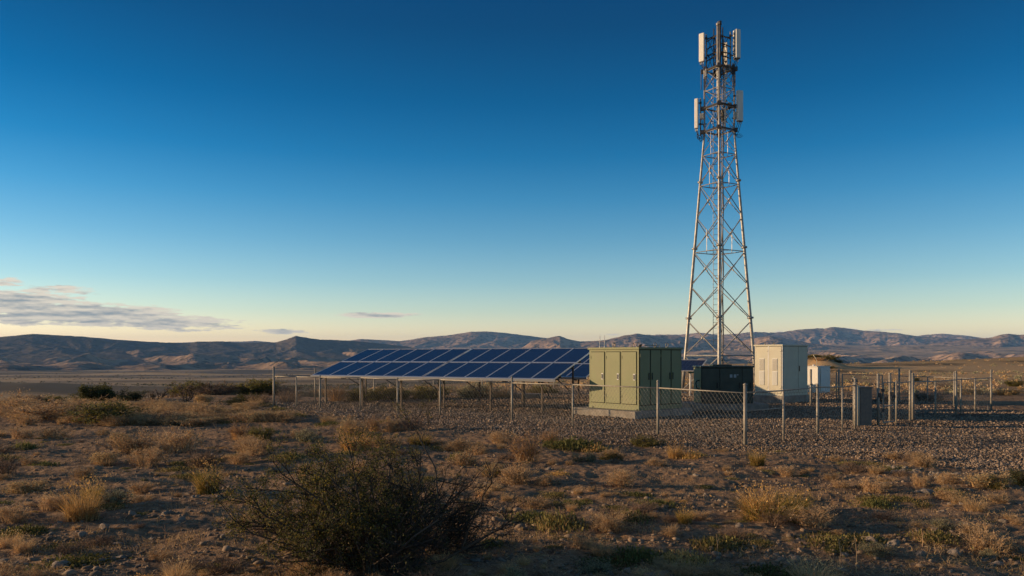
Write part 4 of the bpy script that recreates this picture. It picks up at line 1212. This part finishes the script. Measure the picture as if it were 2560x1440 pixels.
LIST = [
 ('gold', 205, 1302, 115, 112, 'big golden grass tuft with upright stalks alone near the left edge'),
 ('greengold', 232, 1268, 60, 80, 'green topped grass rising behind the big golden tuft'),
 ('greenbush', 268, 1058, 135, 62, 'spreading olive green bush among the tan grass on the left'),
 ('drytwig', 330, 1128, 105, 62, 'round tan shrub in front of the spreading olive bush'),
 ('drytwig', 452, 1130, 95, 78, 'tall greyish tan shrub right of the round tan one'),
 ('palebush', 262, 1158, 72, 45, 'pale cream rounded shrub below the olive bush'),
 ('palebush', 300, 1108, 48, 30, 'small pale yellow shrub touching the round tan shrub'),
 ('drytwig', 120, 1048, 150, 62, 'wide mass of dry brush at the far left edge of the slope'),
 ('drytwig', 180, 1040, 140, 62, 'wide mass of dry brush left of the spreading olive bush'),
 ('drytwig', 30, 1030, 110, 50, 'dry brush cut by the left side of the frame'),
 ('straw', 325, 1062, 80, 40, 'straw tuft at the right foot of the spreading olive bush'),
 ('drytwig', 505, 1040, 85, 50, 'fuzzy tan shrub standing by the dark clod bank'),
 ('rusty', 600, 1095, 70, 58, 'reddish dry shrub left of the small green bush'),
 ('greenbush', 652, 1100, 56, 42, 'small green bush below the left fence corner'),
 ('drytwig', 690, 1056, 85, 42, 'tan brush at the edge of the gravel near the left fence corner'),
 ('greengold', 520, 1238, 78, 92, 'yellow green grass clump growing from dead twigs'),
 ('pinktwig', 505, 1172, 75, 70, 'bare purplish twigs sticking up above the yellow green clump'),
 ('weedgreen', 110, 1165, 75, 20, 'flat dark green mat in a hollow on the left'),
 ('weedgreen', 60, 1122, 55, 28, 'small green weed patch at left under the dry brush'),
 ('palebush', 55, 1228, 85, 45, 'thin pale green weed clump near the left edge'),
 ('pinktwig', 15, 1190, 60, 60, 'grey twiggy shrub cut by the left edge'),
 ('drytwig', 352, 1228, 52, 40, 'little tan shrub alone right of the big golden tuft'),
 ('drytwig', 400, 1395, 62, 42, 'small sandy shrub among pale stones at the bottom left'),
 ('pinktwig', 565, 1425, 95, 62, 'brown dead brush at the bottom left of the dark bush'),
 ('weeddry', 540, 1418, 100, 34, 'yellowish creeping weed beside the brown dead brush'),
 ('weedgreen', 60, 1330, 110, 30, 'green weed carpet below the big golden tuft'),
 ('sage', 768, 1106, 50, 40, 'grey sage clump left above the dark bush'),
 ('drytwig', 880, 1088, 80, 58, 'fluffy beige shrub on the gravel edge'),
 ('sage', 872, 1082, 36, 46, 'grey green sage standing in the fluffy beige shrub'),
 ('rusty', 935, 1078, 45, 50, 'orange dry stalks right of the fluffy beige shrub'),
 ('gold', 890, 1125, 110, 62, 'sunlit golden grass right behind the dark bush'),
 ('drytwig', 975, 1118, 90, 52, 'beige brush behind the dark bush'),
 ('greengold', 1050, 1112, 70, 40, 'green and gold clump on the gravel edge behind the dark bush'),
 ('drytwig', 1165, 1125, 85, 50, 'beige shrub right above the dark bush'),
 ('weedgreen', 1150, 1142, 60, 26, 'green mat at the foot of the beige shrub'),
 ('drytwig', 1250, 1108, 60, 45, 'loose tan shrub on the gravel edge under the tall fence post'),
 ('rusty', 1318, 1156, 100, 98, 'tall rusty seed shrub at the gravel edge'),
 ('rusty', 1378, 1112, 60, 50, 'rusty shrub right of the tall seed shrub'),
 ('palebush', 1230, 1185, 62, 46, 'pale grey shrub right of the dark bush'),
 ('drytwig', 1293, 1205, 80, 75, 'bushy tan shrub in front of the tall rusty one'),
 ('drytwig', 1362, 1210, 55, 42, 'yellowish shrub to the right of the bushy tan shrub'),
 ('weeddry', 1400, 1326, 120, 52, 'heap of straw coloured dead grass right of the dark bush'),
 ('pinktwig', 1405, 1318, 70, 52, 'fine brown stems rising out of the straw heap'),
 ('weedgreen', 1430, 1122, 130, 34, 'long green weed strip along the gravel edge'),
 ('weedgold', 1490, 1128, 70, 26, 'yellow weed at the end of the long green strip'),
 ('greenbush', 1612, 1116, 70, 32, 'low green bush at the foot of the fence post'),
 ('drytwig', 1552, 1214, 62, 62, 'single tan shrub alone on bare ground in the middle'),
 ('drytwig', 1642, 1168, 45, 30, 'small golden shrub between bare patches'),
 ('sage', 1475, 1160, 28, 30, 'tiny white sage by the green weeds'),
 ('greenbush', 1530, 1152, 42, 24, 'small green brown bush on the bare ground'),
 ('gold', 1688, 1140, 50, 48, 'upright golden stalks beneath the fence'),
 ('weedgold', 1735, 1142, 60, 26, 'yellow weed right of the upright golden stalks'),
 ('greengold', 1893, 1166, 56, 52, 'yellow green tuft below the near corner post'),
 ('drytwig', 1970, 1190, 46, 40, 'small round tan shrub below the pedestal'),
 ('greengold', 1930, 1300, 190, 84, 'wide golden green grass mound on the right'),
 ('gold', 1895, 1292, 110, 90, 'golden stalks on the left side of the wide grass mound'),
 ('greengold', 1985, 1278, 100, 78, 'grass on the right side of the wide grass mound'),
 ('pinktwig', 1935, 1318, 70, 40, 'dead grey stems at the foot of the wide grass mound'),
 ('greengold', 1712, 1315, 46, 52, 'narrow green clump left of the wide grass mound'),
 ('drytwig', 1742, 1300, 60, 34, 'dry brush between the narrow clump and the wide mound'),
 ('drytwig', 2100, 1222, 45, 30, 'brown tuft on the dirt track at the right'),
 ('drytwig', 2182, 1232, 60, 52, 'fuzzy golden shrub right of the wide grass mound'),
 ('weedgreen', 2190, 1262, 70, 30, 'green weed in front of the fuzzy golden shrub'),
 ('straw', 2395, 1258, 44, 36, 'spiky dry tuft near three pale stones at the right'),
 ('drytwig', 2500, 1254, 54, 34, 'low tan shrub near the right edge'),
 ('palebush', 2470, 1222, 90, 50, 'wide dusty shrub at the edge of the gravel on the right'),
 ('greenbush', 2482, 1226, 50, 34, 'green part grown shrub inside the wide dusty one'),
 ('darkbush', 2545, 1212, 50, 48, 'dark green bush at the right edge of the frame'),
 ('sage', 2190, 1395, 64, 34, 'silvery leafed weed near the bottom right'),
 ('straw', 2035, 1452, 130, 80, 'grey green grass at the bottom right of the frame'),
 ('weedgreen', 1930, 1440, 140, 40, 'dark green mat at the bottom beside the grey green grass'),
 ('weedgold', 1700, 1400, 130, 40, 'sunlit yellow weed carpet low in the middle right'),
 ('weedgreen', 1590, 1392, 130, 42, 'dark green weed carpet left of the sunlit yellow carpet'),
 ('weeddry', 1780, 1372, 110, 44, 'pale dry weed behind the sunlit yellow carpet'),
 ('weedgreen', 1640, 1270, 100, 24, 'thin green weeds on bare earth in the middle'),
 ('weeddry', 1570, 1305, 90, 34, 'thin dry weeds left of the narrow green clump'),
 ('weedgreen', 1230, 1360, 60, 26, 'weed in the shade right of the dark bush'),
 ('drytwig', 1340, 1270, 90, 44, 'low brown brush right of the dark bush'),
 ('pinktwig', 2215, 1300, 50, 34, 'brown twig tuft on shaded earth at the right'),
 # plateau edge on the left
 ('darkbush', 240, 1000, 84, 46, 'dark round juniper like shrub beyond the dry brush'),
 ('greenbush', 125, 1006, 60, 26, 'low yellow green bush at the edge of the slope'),
 ('greenbush', 622, 1008, 52, 30, 'grey green bush by the left fence corner'),
 ('darkbush', 330, 1002, 70, 28, 'dark low shrub right of the juniper like shrub'),
 ('drytwig', 280, 1018, 30, 36, 'yellow dry plant at the edge of the slope'),
 ('drytwig', 425, 1020, 50, 32, 'yellow brush under the bare trees'),
 ('palebush', 510, 1010, 44, 32, 'pale fuzzy brush right of the bare trees'),
 ('darkbush', 590, 1012, 60, 20, 'dark low shrub left of the grey green bush'),
 ('pinktwig', 645, 1010, 60, 36, 'brown thicket just outside the left fence corner'),
 ('pinktwig', 60, 1006, 80, 28, 'reddish thicket at the edge of the slope at far left'),
 ('pinktwig', 720, 1008, 60, 44, 'brown bare thicket behind the left fence bays'),
 # below and behind the panels
 ('rusty', 840, 1004, 70, 58, 'brown leafy bush behind the first bays of the fence'),
 ('greenbush', 905, 1003, 80, 40, 'greyish bush seen under the left half of the array'),
 ('greenbush', 955, 1000, 80, 40, 'green grey bush seen under the array beside the second leg'),
 ('darkbush', 1000, 998, 60, 36, 'dark bush under the middle of the array'),
 ('greenbush', 1065, 998, 90, 44, 'yellowish bush in the open under the array'),
 ('sage', 1185, 995, 90, 46, 'round grey bush under the array right of the thick legs'),
 ('drytwig', 1250, 996, 60, 40, 'tan bush beside the smaller concrete block'),
 ('greenbush', 1360, 985, 60, 24, 'low green bush beyond the longer concrete block'),
 # behind the fence at the right
 ('pinktwig', 2215, 1005, 44, 30, 'dead thicket leaning behind the gate'),
 ('pinktwig', 2320, 1004, 80, 34, 'brown scrub behind the middle fence run'),
 ('darkbush', 2300, 1003, 30, 24, 'small dark shrub beside the brown scrub'),
 ('pinktwig', 2370, 975, 50, 26, 'grey scrub beyond the right fence'),
 ('greenbush', 2535, 966, 40, 20, 'green shrub on the rise at the far right'),
 ('palebush', 2520, 988, 70, 22, 'pale brush below the green shrub at the far right'),
 ('palebush', 2430, 986, 60, 22, 'pale brush beyond the right fence corner'),
 ('darkbush', 2290, 957, 22, 14, 'distant dark shrub beyond the gate'),
]
for row in LIST: plant_px(*row)

# shrubby growth on the mound behind the white box
for i in range(14):
    x, y = 44.5 + random.gauss(0, 2.2), 116 + random.gauss(0, 3)
    plant(random.choice(['greenbush', 'palebush', 'drytwig']), x, y, random.uniform(1.2, 2.4), random.uniform(.5, .9), 'bush covering the small mound behind the white box', 'bushes on the small mound')

# the many small tufts that nothing tells apart
FILL = [('straw', 120, .10, .28, .6, 'small straw grass tuft among many on the bare stony ground', 'small straw tufts on the bare ground'),
        ('drytwig', 120, .10, .36, .8, 'small dry tan shrub among many on the bare stony ground', 'small dry shrubs on the bare ground'),
        ('pinktwig', 44, .14, .34, .6, 'small brown twig shrub among many on the bare stony ground', 'small brown twig shrubs on the bare ground'),
        ('weedgreen', 28, .18, .50, .16, 'small green weed patch among many on the bare stony ground', 'small green weed patches on the bare ground'),
        ('weeddry', 80, .18, .50, .2, 'small dry weed patch among many on the bare stony ground', 'small dry weed patches on the bare ground'),
        ('weedgold', 34, .15, .35, .2, 'small yellow weed patch among many on the bare stony ground', 'small yellow weed patches on the bare ground'),
        ('sage', 14, .12, .26, .7, 'small grey sage plant among many on the bare stony ground', 'small sage plants on the bare ground')]
rg = random.Random(77)
for kind, n, w0, w1, hr_, lab, grp in FILL:
    c = 0; tries = 0
    while c < n and tries < 6000:
        tries += 1
        d = 6.6 / rg.uniform(.17, 1.0); ax = rg.uniform(-.66, .66); x, y = d * ax, d
        if gravel_mask(np.array([x]), np.array([y]))[0] > .25: continue
        if d > 32 or (d > 21 and ax > -.1): continue
        if ax > .1 and rg.random() < .35: continue
        if pn(np.array([x / 2.4]), np.array([y / 2.0]), 61)[0] + .5 * pn(np.array([x / .8]), np.array([y / .7]), 62)[0] + rg.uniform(-.25, .25) < .12: continue
        if any((x - a) ** 2 + (y - b) ** 2 < (.6 * r_ + .12) ** 2 for a, b, r_ in taken): continue
        s = (w0 * .7 + (w1 * 1.25 - w0 * .7) * rg.random() ** 2.0) * (1 + .35 * (d > 14) + .3 * (d > 20))
        plant(kind, x, y, s, s * hr_ * rg.uniform(.8, 1.25), lab, grp, rg); c += 1
# dense dry brush along the left crest
for i in range(80):
    px = rg.uniform(-30, 700); py = rg.uniform(1013, 1064)
    x, y = at(px, py)
    if any((x - a) ** 2 + (y - b) ** 2 < (.5 * r_ + .1) ** 2 for a, b, r_ in taken): continue
    plant(rg.choice(['drytwig', 'drytwig', 'straw', 'palebush']), x, y, rg.uniform(.5, 1.2), rg.uniform(.26, .5), 'dry tan brush clump in the dense belt along the left crest', 'dry brush clumps along the left crest', rg)

# thickets on the falling ground just beyond the left crest
for i in range(30):
    px = rg.uniform(290, 800) if i < 22 else rg.uniform(0, 290); d = rg.uniform(39, 50); x = (px - 1280) / FPX * d
    plant(rg.choice(['pinktwig', 'pinktwig', 'pinktwig', 'drytwig', 'greenbush']), x, d, rg.uniform(1.0, 2.2), rg.uniform(.6, 1.15), 'brown or olive thicket on the falling ground behind the left crest', 'thickets behind the left crest', rg)

# thin upright weed stalks
for px, py, hpx, lab in ((2140, 1440, 100, 'single thin weed stalk at the bottom right'), (2100, 1430, 70, 'thin grass stalk left of the single weed stalk'), (2306, 1365, 46, 'forked dead stem near the pale stones'), (1793, 1385, 50, 'thin dead stem beside the yellow carpet'),
                         (412, 1360, 52, 'thin dead stalk above the small sandy shrub'), (182, 1240, 70, 'tall thin stalk behind the big golden tuft'), (541, 1120, 72, 'thin bare stem standing alone left of the small green bush')):
    x, y = at(px, py); h = hpx * y / FPX
    b = MB().tube([(0, 0, -.03), (.02 * h, 0, h * .5), (-.03 * h, .01, h)], [.005, .004, .0025], 5)
    b.tube([(.02 * h, 0, h * .55), (.13 * h, .02, h * .8)], [.003, .002], 4); b.tube([(.0, 0, h * .7), (-.10 * h, -.02, h * .92)], [.003, .002], 4)
    o = b.build('dry_stalk', PL['tan']); o.location = (x, y, gz(x, y)); tag(o, lab, 'plant stalk')

# bare little trees on the left crest
def bare_tree(px, py, wpx, hpx, label, seed):
    x, y = at(px, py); h = hpx * y / FPX; rng = np.random.default_rng(seed)
    t = thing('bare_tree', label, 'tree', (x, y, gz(x, y)))
    S0, S1, R0, R1, tips = grow(rng, 5, h * .8, .8, 5, 3, .022, .25, .62, .06)
    big = R0 > .010
    V_, F_ = sticks(S0[big], S1[big], R0[big], R1[big], 5); link('trunk', mesh_np('trunk', V_, F_, PL['darkbark']), t)
    V_, F_ = sticks(S0[~big], S1[~big], np.maximum(R0[~big], .005), np.maximum(R1[~big], .004))
    c = tips[rng.integers(0, len(tips), 900)] + rng.normal(0, .04, (900, 3)); V2_, F2 = leaves(c, .04, .02, rng)
    link('crown', combine('crown', [(V_, F_, PL['darkbark']), (V2_, F2, PL['pink'])]), t)
bare_tree(464, 1004, 90, 66, 'taller leafless tree on the left crest', 3)
bare_tree(392, 1004, 70, 52, 'shorter leafless tree on the left crest', 4)
bare_tree(100, 1008, 24, 34, 'tiny thin leafless tree at the far left crest', 5)
def juniper(px, py, wpx, hpx, label, seed):
    x, y = at(px, py); k = y / FPX; rng = np.random.default_rng(seed)
    t = thing('juniper_tree', label, 'tree', (x, y, gz(x, y)))
    S0, S1, R0, R1, tips = grow(rng, 6, hpx * k, .7, 4, 3, .04, .4, .6, .05)
    V_, F_ = sticks(S0, S1, R0, R1, 5); link('trunk', mesh_np('trunk', V_, F_, PL['darkbark']), t)
    n = 5200; c = tips[rng.integers(0, len(tips), n)] + rng.normal(0, .07, (n, 3)); c[:, 0] *= 1.1
    V_, F_ = leaves(c, .09, .045, rng, .3)
    link('crown', combine('crown', [(V_[:len(V_) // 2], F_[:len(F_) // 2], PL['dark']), (V_[len(V_) // 2:], F_[len(F_) // 2:] - len(V_) // 2, PL['darkbush'] if 'darkbush' in PL else PL['olive'])]), t)
juniper(258, 999, 44, 58, 'upright dark juniper tree taller than the shrubs round it', 8)
juniper(228, 1001, 50, 40, 'broad dark juniper tree on the left crest', 9)

# ------------------------------------------------------------------ the big dark bush in front
def big_bush():
    x, y = at(945, 1402); y = 7.35; x = (915 - 1280) / FPX * y
    rng = np.random.default_rng(42)
    t = thing('creosote_bush', 'large dark straggly bush in the shaded foreground', 'bush', (x, y, gz(x, y)))
    S0, S1, R0, R1, tips = grow(rng, 40, 1.46, 1.25, 5, 3, .017, .38, .62, .17)
    for A_ in (S0, S1, tips): A_[:, 0] *= 1.32
    T0, T1, Q0, Q1, tips2 = grow(rng, 26, .95, 1.9, 4, 3, .011, .12, .62, .22)
    S0, S1, R0, R1, tips = (np.concatenate(q) for q in ((S0, T0), (S1, T1), (R0, Q0), (R1, Q1), (tips, tips2)))
    big = R0 > .0065
    V_, F_ = sticks(S0[big], S1[big], R0[big], R1[big], 6); link('branch', mesh_np('branch', V_, F_, PL['bark']), t)
    V_, F_ = sticks(S0[~big], S1[~big], np.maximum(R0[~big], .0026), np.maximum(R1[~big], .0018))
    W_, G_ = rib(420, .95, .5, .55, .006, rng); nt_ = len(V_) ; half = len(F_) // 2
    link('twig', combine('twig', [(V_, F_, PL['darkbark']), (W_, G_, PL['bark'])]), t)
    keep = rng.uniform(0, 1, len(tips)) < np.clip(.75 - (tips[:, 0] - .05) * 1.1, .10, 1)
    tp = tips[keep]
    def cloud(n, m_, sz, sel=None):
        q = tp if sel is None else tp[sel(tp)]
        c = q[rng.integers(0, len(q), n)] + rng.normal(0, .022, (n, 3)); c = c[c[:, 2] > .05]
        V_, F_ = leaves(c, sz, sz * .45, rng, .6); return (V_, F_, m_)
    link('foliage', combine('foliage', [cloud(26000, PL['olive'], .022), cloud(13000, PL['dark'], .022), cloud(7000, PL['pink'], .022), cloud(9000, PL['yellow'], .021, lambda q: (q[:, 2] > .45) | (q[:, 0] < -.5))]), t)
    taken.append((x, y, 1.2))
big_bush()
# long bare shoots that fan out to the right of the bush: a second plant
x, y = (1075 - 1280) / FPX * 7.9, 7.9
rng = np.random.default_rng(12)
t = thing('bare_bush', 'leafless fan of dark shoots leaning right out of the big bush', 'bush', (x, y, gz(x, y)))
S0, S1, R0, R1, tips = grow(rng, 15, .98, .5, 5, 3, .010, .12, .62, .08, bias=(.95, 0, .12))
big = R0 > .005
V_, F_ = sticks(S0[big], S1[big], R0[big], R1[big], 5); link('branch', mesh_np('branch', V_, F_, PL['darkbark']), t)
V_, F_ = sticks(S0[~big], S1[~big], np.maximum(R0[~big], .0024), np.maximum(R1[~big], .0016))
c = tips[rng.integers(0, len(tips), 1100)] + rng.normal(0, .02, (1100, 3)); V2_, F2 = leaves(c, .02, .009, rng, .5)
link('twig', combine('twig', [(V_, F_, PL['darkbark']), (V2_, F2, PL['dark'])]), t)
# dead litter brush under the big bush
for px, py, w_, h_, lab in ((700, 1330, 150, 90, 'brown dead brush at the left foot of the big bush'), (820, 1405, 160, 60, 'brown litter brush under the big bush'), (1110, 1370, 170, 80, 'dark brown tangle at the right foot of the big bush'), (980, 1428, 140, 50, 'twig tangle at the bottom below the big bush')):
    plant_px('pinktwig', px, py, w_, h_, lab)

# ------------------------------------------------------------------ rocks
M['rock'] = mat('pale_rock', (.36, .295, .235), .9, var=(.25, .205, .165), scale=9, bump=.7, bscale=35, spec=.15, island=.12, dust=((.15, .115, .09), .5, 5))
def rock_mesh(seed, flat):
    import bmesh
    bm = bmesh.new(); bmesh.ops.create_icosphere(bm, subdivisions=3, radius=1)
    V_ = np.array([v.co[:] for v in bm.verts]); rng = np.random.default_rng(seed); o = rng.uniform(0, 50, 3)
    n = pn(V_[:, 0] * 1.1 + o[0] + V_[:, 2], V_[:, 1] * 1.1 + o[1], seed) * .38 + pn(V_[:, 0] * 2.7 + o[1], V_[:, 2] * 2.7 + V_[:, 1] + o[2], seed + 3) * .16
    # a few planar cuts make facets
    for k in range(7):
        d = rng.normal(0, 1, 3); d /= np.linalg.norm(d); c = rng.uniform(.55, .85); p = V_ @ d
        V_ = V_ - np.maximum(p - c, 0)[:, None] * d * .9
    V_ = V_ * (1 + n)[:, None] * np.array([1, .8, flat])
    F_ = np.array([[v.index for v in f.verts] for f in bm.faces]); bm.free()
    return mesh_np('rock', V_, F_, M['rock'], smooth=True)
ROCKS = [rock_mesh(200 + i, f_) for i, f_ in enumerate((.55, .7, .45, .6, .8, .5, .4, .65))]
rk = random.Random(3)
def rock(px, py, wpx, label, group=None, xy=None, size=None):
    x, y = at(px, py) if xy is None else xy
    s = wpx * y / FPX / 2 if size is None else size
    o = link('rock', ROCKS[rk.randrange(8)]); o.scale = (s, s * rk.uniform(.8, 1.1), s * rk.uniform(.85, 1.2)); o.rotation_euler = (rk.uniform(-.2, .2), rk.uniform(-.2, .2), rk.uniform(0, 6.28))
    o.location = (x, y, gz(x, y) + s * .12); return tag(o, label, 'rock', group)
for px, py, w_, lab in ((1372, 1176, 20, 'round pale stone with a hollow near the tall rusty shrub'), (2386, 1382, 34, 'boulder like stone at the bottom right'), (2440, 1362, 17, 'sunlit orange stone right of the boulder'), (2465, 1354, 14, 'small orange stone rightmost of the sunlit pair'),
                        (2410, 1338, 24, 'grey stone behind the boulder'), (2432, 1342, 18, 'grey stone touching the sunlit orange one'), (2488, 1402, 36, 'long tan stone near the lower right corner'), (2460, 1386, 28, 'flat grey stone in front of the boulder'),
                        (2320, 1238, 40, 'flat grey slab on the dirt at the right'), (2293, 1238, 18, 'knobbly pale stone left of the flat grey slab'), (2374, 1262, 12, 'left one of the stones by the spiky dry tuft'), (2402, 1264, 15, 'right one of the stones by the spiky dry tuft'),
                        (295, 1352, 30, 'rounded tan stone below the big golden tuft'), (150, 1415, 52, 'long flat stone at the bottom left'), (262, 1326, 32, 'stone half covered by weeds at lower left'), (125, 1338, 24, 'pale stone at the left of the weed covered stone'), (380, 1336, 24, 'stone left above the small sandy shrub'),
                        (455, 1300, 26, 'pale stone in the shaded hollow'), (415, 1288, 24, 'flat stone in the shaded hollow'), (305, 1388, 28, 'flat pale stone in the lower left'), (10, 1400, 26, 'stone at the bottom left edge'), (560, 1350, 20, 'round stone left of the big bush'), (330, 1288, 24, 'sunken stone right of the big golden tuft'),
                        (1260, 1282, 22, 'pale stone right of the bare shoots'), (1535, 1275, 14, 'small brown stone in the middle'), (1640, 1288, 20, 'pinkish stone left of the narrow green clump'), (1850, 1325, 26, 'pointed stone below the wide grass mound'), (2170, 1345, 42, 'angular stone at the lower right'), (2100, 1360, 40, 'grey slab stone in the shade at lower right'),
                        (2145, 1358, 20, 'grey stone right of the slab stone'), (2232, 1366, 40, 'flat pale slab in the lower right'), (2330, 1412, 22, 'pale stone in the bottom right gravel'), (2300, 1400, 26, 'brown stone left of the pale bottom stone'), (2258, 1418, 18, 'orange lit stone at the bottom'), (1450, 1245, 18, 'grey stone on the bare patch'),
                        (1630, 1262, 16, 'left one of two blue grey stones'), (1648, 1260, 16, 'right one of two blue grey stones'), (1765, 1238, 14, 'small stone on the dirt below the fence'), (1190, 1400, 26, 'reddish stone in the shade right of the big bush')):
    rock(px, py, w_, lab)
for i in range(34):       # rubble bank thrown up at the edge of the gravel
    px = rk.uniform(2215, 2420); rock(px, 1178 + (px - 2215) * .09 + rk.uniform(-5, 12), rk.uniform(8, 26), 'brown clod in the low rubble bank at the gravel edge', 'clods of the rubble bank')
for i in range(120):
    d = 6.8 / rk.uniform(.3, 1.0); x, y = d * rk.uniform(-.64, .64), d
    if gravel_mask(np.array([x]), np.array([y]))[0] > .2 or abs(x + 1.2) < 1.0 and d < 9: continue
    rock(0, 0, 0, 'small stone among many scattered over the bare soil', 'small stones scattered on the soil', (x, y), rk.uniform(.022, .06))

# ------------------------------------------------------------------ scrub of the far plateau, one mass
k = 3400
d = 40 / RNG.uniform(.12, 1.0, k); axv = RNG.uniform(-.7, .75, k); x, y = d * axv, d
cl = pn(x / 30, y / 40, 71) + .6 * pn(x / 8, y / 9, 72)
ok = (cl + RNG.uniform(-.35, .5, k) > .25) & (poly_sd(x, y) < -1.5) & ((axv > -.05) | (d < 46)) & (np.hypot(x, y) > 34)
x, y = x[ok], y[ok]; z = terrain(x, y); n = 34
cen = np.repeat(np.stack([x, y, z], 1), n, 0); s = np.repeat(RNG.uniform(.08, .30, len(x)), n)
c = cen + RNG.normal(0, 1, cen.shape) * s[:, None] * np.array([.6, .6, .28]) + np.array([0, 0, 1]) * (s * .35)[:, None]
V_, F_ = leaves(c, .13, .08, RNG, .4)
third = len(c) // 3
ps = []
for i, m_ in enumerate(('tan', 'straw', 'sage')):
    a_, b_ = i * third, (i + 1) * third
    ps.append((V_[a_ * 4:b_ * 4], F_[:third], PL[m_]))
# interleave so that every colour occurs at every place
perm = RNG.permutation(len(x)); C_ = c.reshape(len(x), n, 3)[perm].reshape(-1, 3)
V_, F_ = leaves(C_, .13, .08, RNG, .4)
ps = [(V_[i * third * 4:(i + 1) * third * 4], F_[:third], PL[m_]) for i, m_ in enumerate(('tan', 'straw', 'sage'))]
tag(link('scrub', combine('scrub', ps)), 'low dry scrub dotted over the plain beyond the fence', 'scrub', kind='stuff')

# ------------------------------------------------------------------ dead litter on the soil
k = 46000
d = 6.2 / RNG.uniform(.17, 1.0, k); axv = RNG.uniform(-.72, .72, k); x, y = d * axv, d
cl = pn(x / 1.3, y / .9, 81) + .5 * pn(x / .4, y / .3, 82)
ok = (gravel_mask(x, y) < .3) & (cl + RNG.uniform(-.45, .45, k) > .05)
x, y = x[ok], y[ok]; c = np.stack([x, y, terrain(x, y) + RNG.uniform(.004, .03, len(x))], 1)
V_, F_ = leaves(c, RNG.uniform(.03, .10, len(c)), RNG.uniform(.005, .014, len(c)), RNG, 0.0)
V_[:, 2] = np.repeat(c[:, 2], 4) + (V_[:, 2] - np.repeat(c[:, 2], 4)) * .35
cut = [int(len(c) * q) for q in (0, .35, .6, .8, 1)]
tag(link('litter', combine('litter', [(V_[cut[i] * 4:cut[i + 1] * 4], F_[:cut[i + 1] - cut[i]], PL[m_]) for i, m_ in enumerate(('straw', 'tan', 'pink', 'bark'))])), 'dead straw and twig litter strewn over the soil', 'plant litter', kind='stuff')

# ------------------------------------------------------------------ short dry grass in patches
k = 90000
d = 6.4 / RNG.uniform(.2, 1.0, k); axv = RNG.uniform(-.72, .72, k); x, y = d * axv, d
cl = pn(x / 1.9, y / 1.3, 101) + .7 * pn(x / .55, y / .42, 102)
ok = (gravel_mask(x, y) < .4) & (cl + RNG.uniform(-.2, .2, k) > .22)
x, y = x[ok], y[ok]
V_, F_ = rib(len(x), .10, .0001, 1.2, .006, RNG, 2)
o_ = np.repeat(np.stack([x, y, terrain(x, y)], 1), 6, 0); V_ = V_ + o_
blade = np.arange(len(x)); sel = [RNG.permutation(len(x))[:0]]
n_ = len(x); pieces = []
Fq = F_.reshape(2, n_, 4)
for i, m_ in enumerate(('straw', 'tan', 'gold', 'weed')):
    a_, b_ = int(n_ * (0, .4, .7, .88)[i]), int(n_ * (.4, .7, .88, 1)[i])
    vs_ = V_[a_ * 6:b_ * 6]; pieces.append((vs_, Fq[:, a_:b_].reshape(-1, 4) - a_ * 6, PL[m_]))
tag(link('short_grass', combine('short_grass', pieces)), 'short dry grass growing in thin patches over the soil', 'grass', kind='stuff')

# ------------------------------------------------------------------ scattered scrub of the valley floor, one mass
k = 15000
d = 700 / RNG.uniform(.22, 1.0, k); azv = np.radians(RNG.uniform(-40, 40, k)); x, y = d * np.tan(azv), d
cl = pn(x / 260, y / 330, 111) + .6 * pn(x / 90, y / 120, 112)
ok = cl + RNG.uniform(-.35, .35, k) > .05
x, y = x[ok], y[ok]; z = terrain(x, y); n = 10
s = np.repeat(RNG.uniform(.35, 1.2, len(x)), n)
c = np.repeat(np.stack([x, y, z], 1), n, 0) + RNG.normal(0, 1, (len(x) * n, 3)) * s[:, None] * np.array([.9, .9, .3]) + np.array([0, 0, 1]) * (s * .4)[:, None]
V_, F_ = leaves(c, s * 1.3, s * 1.0, RNG, .4)
tag(link('valley_scrub', combine('valley_scrub', [(V_, F_, PL['dark'])])), 'dark scrub dotted over the distant valley floor', 'scrub', kind='stuff')
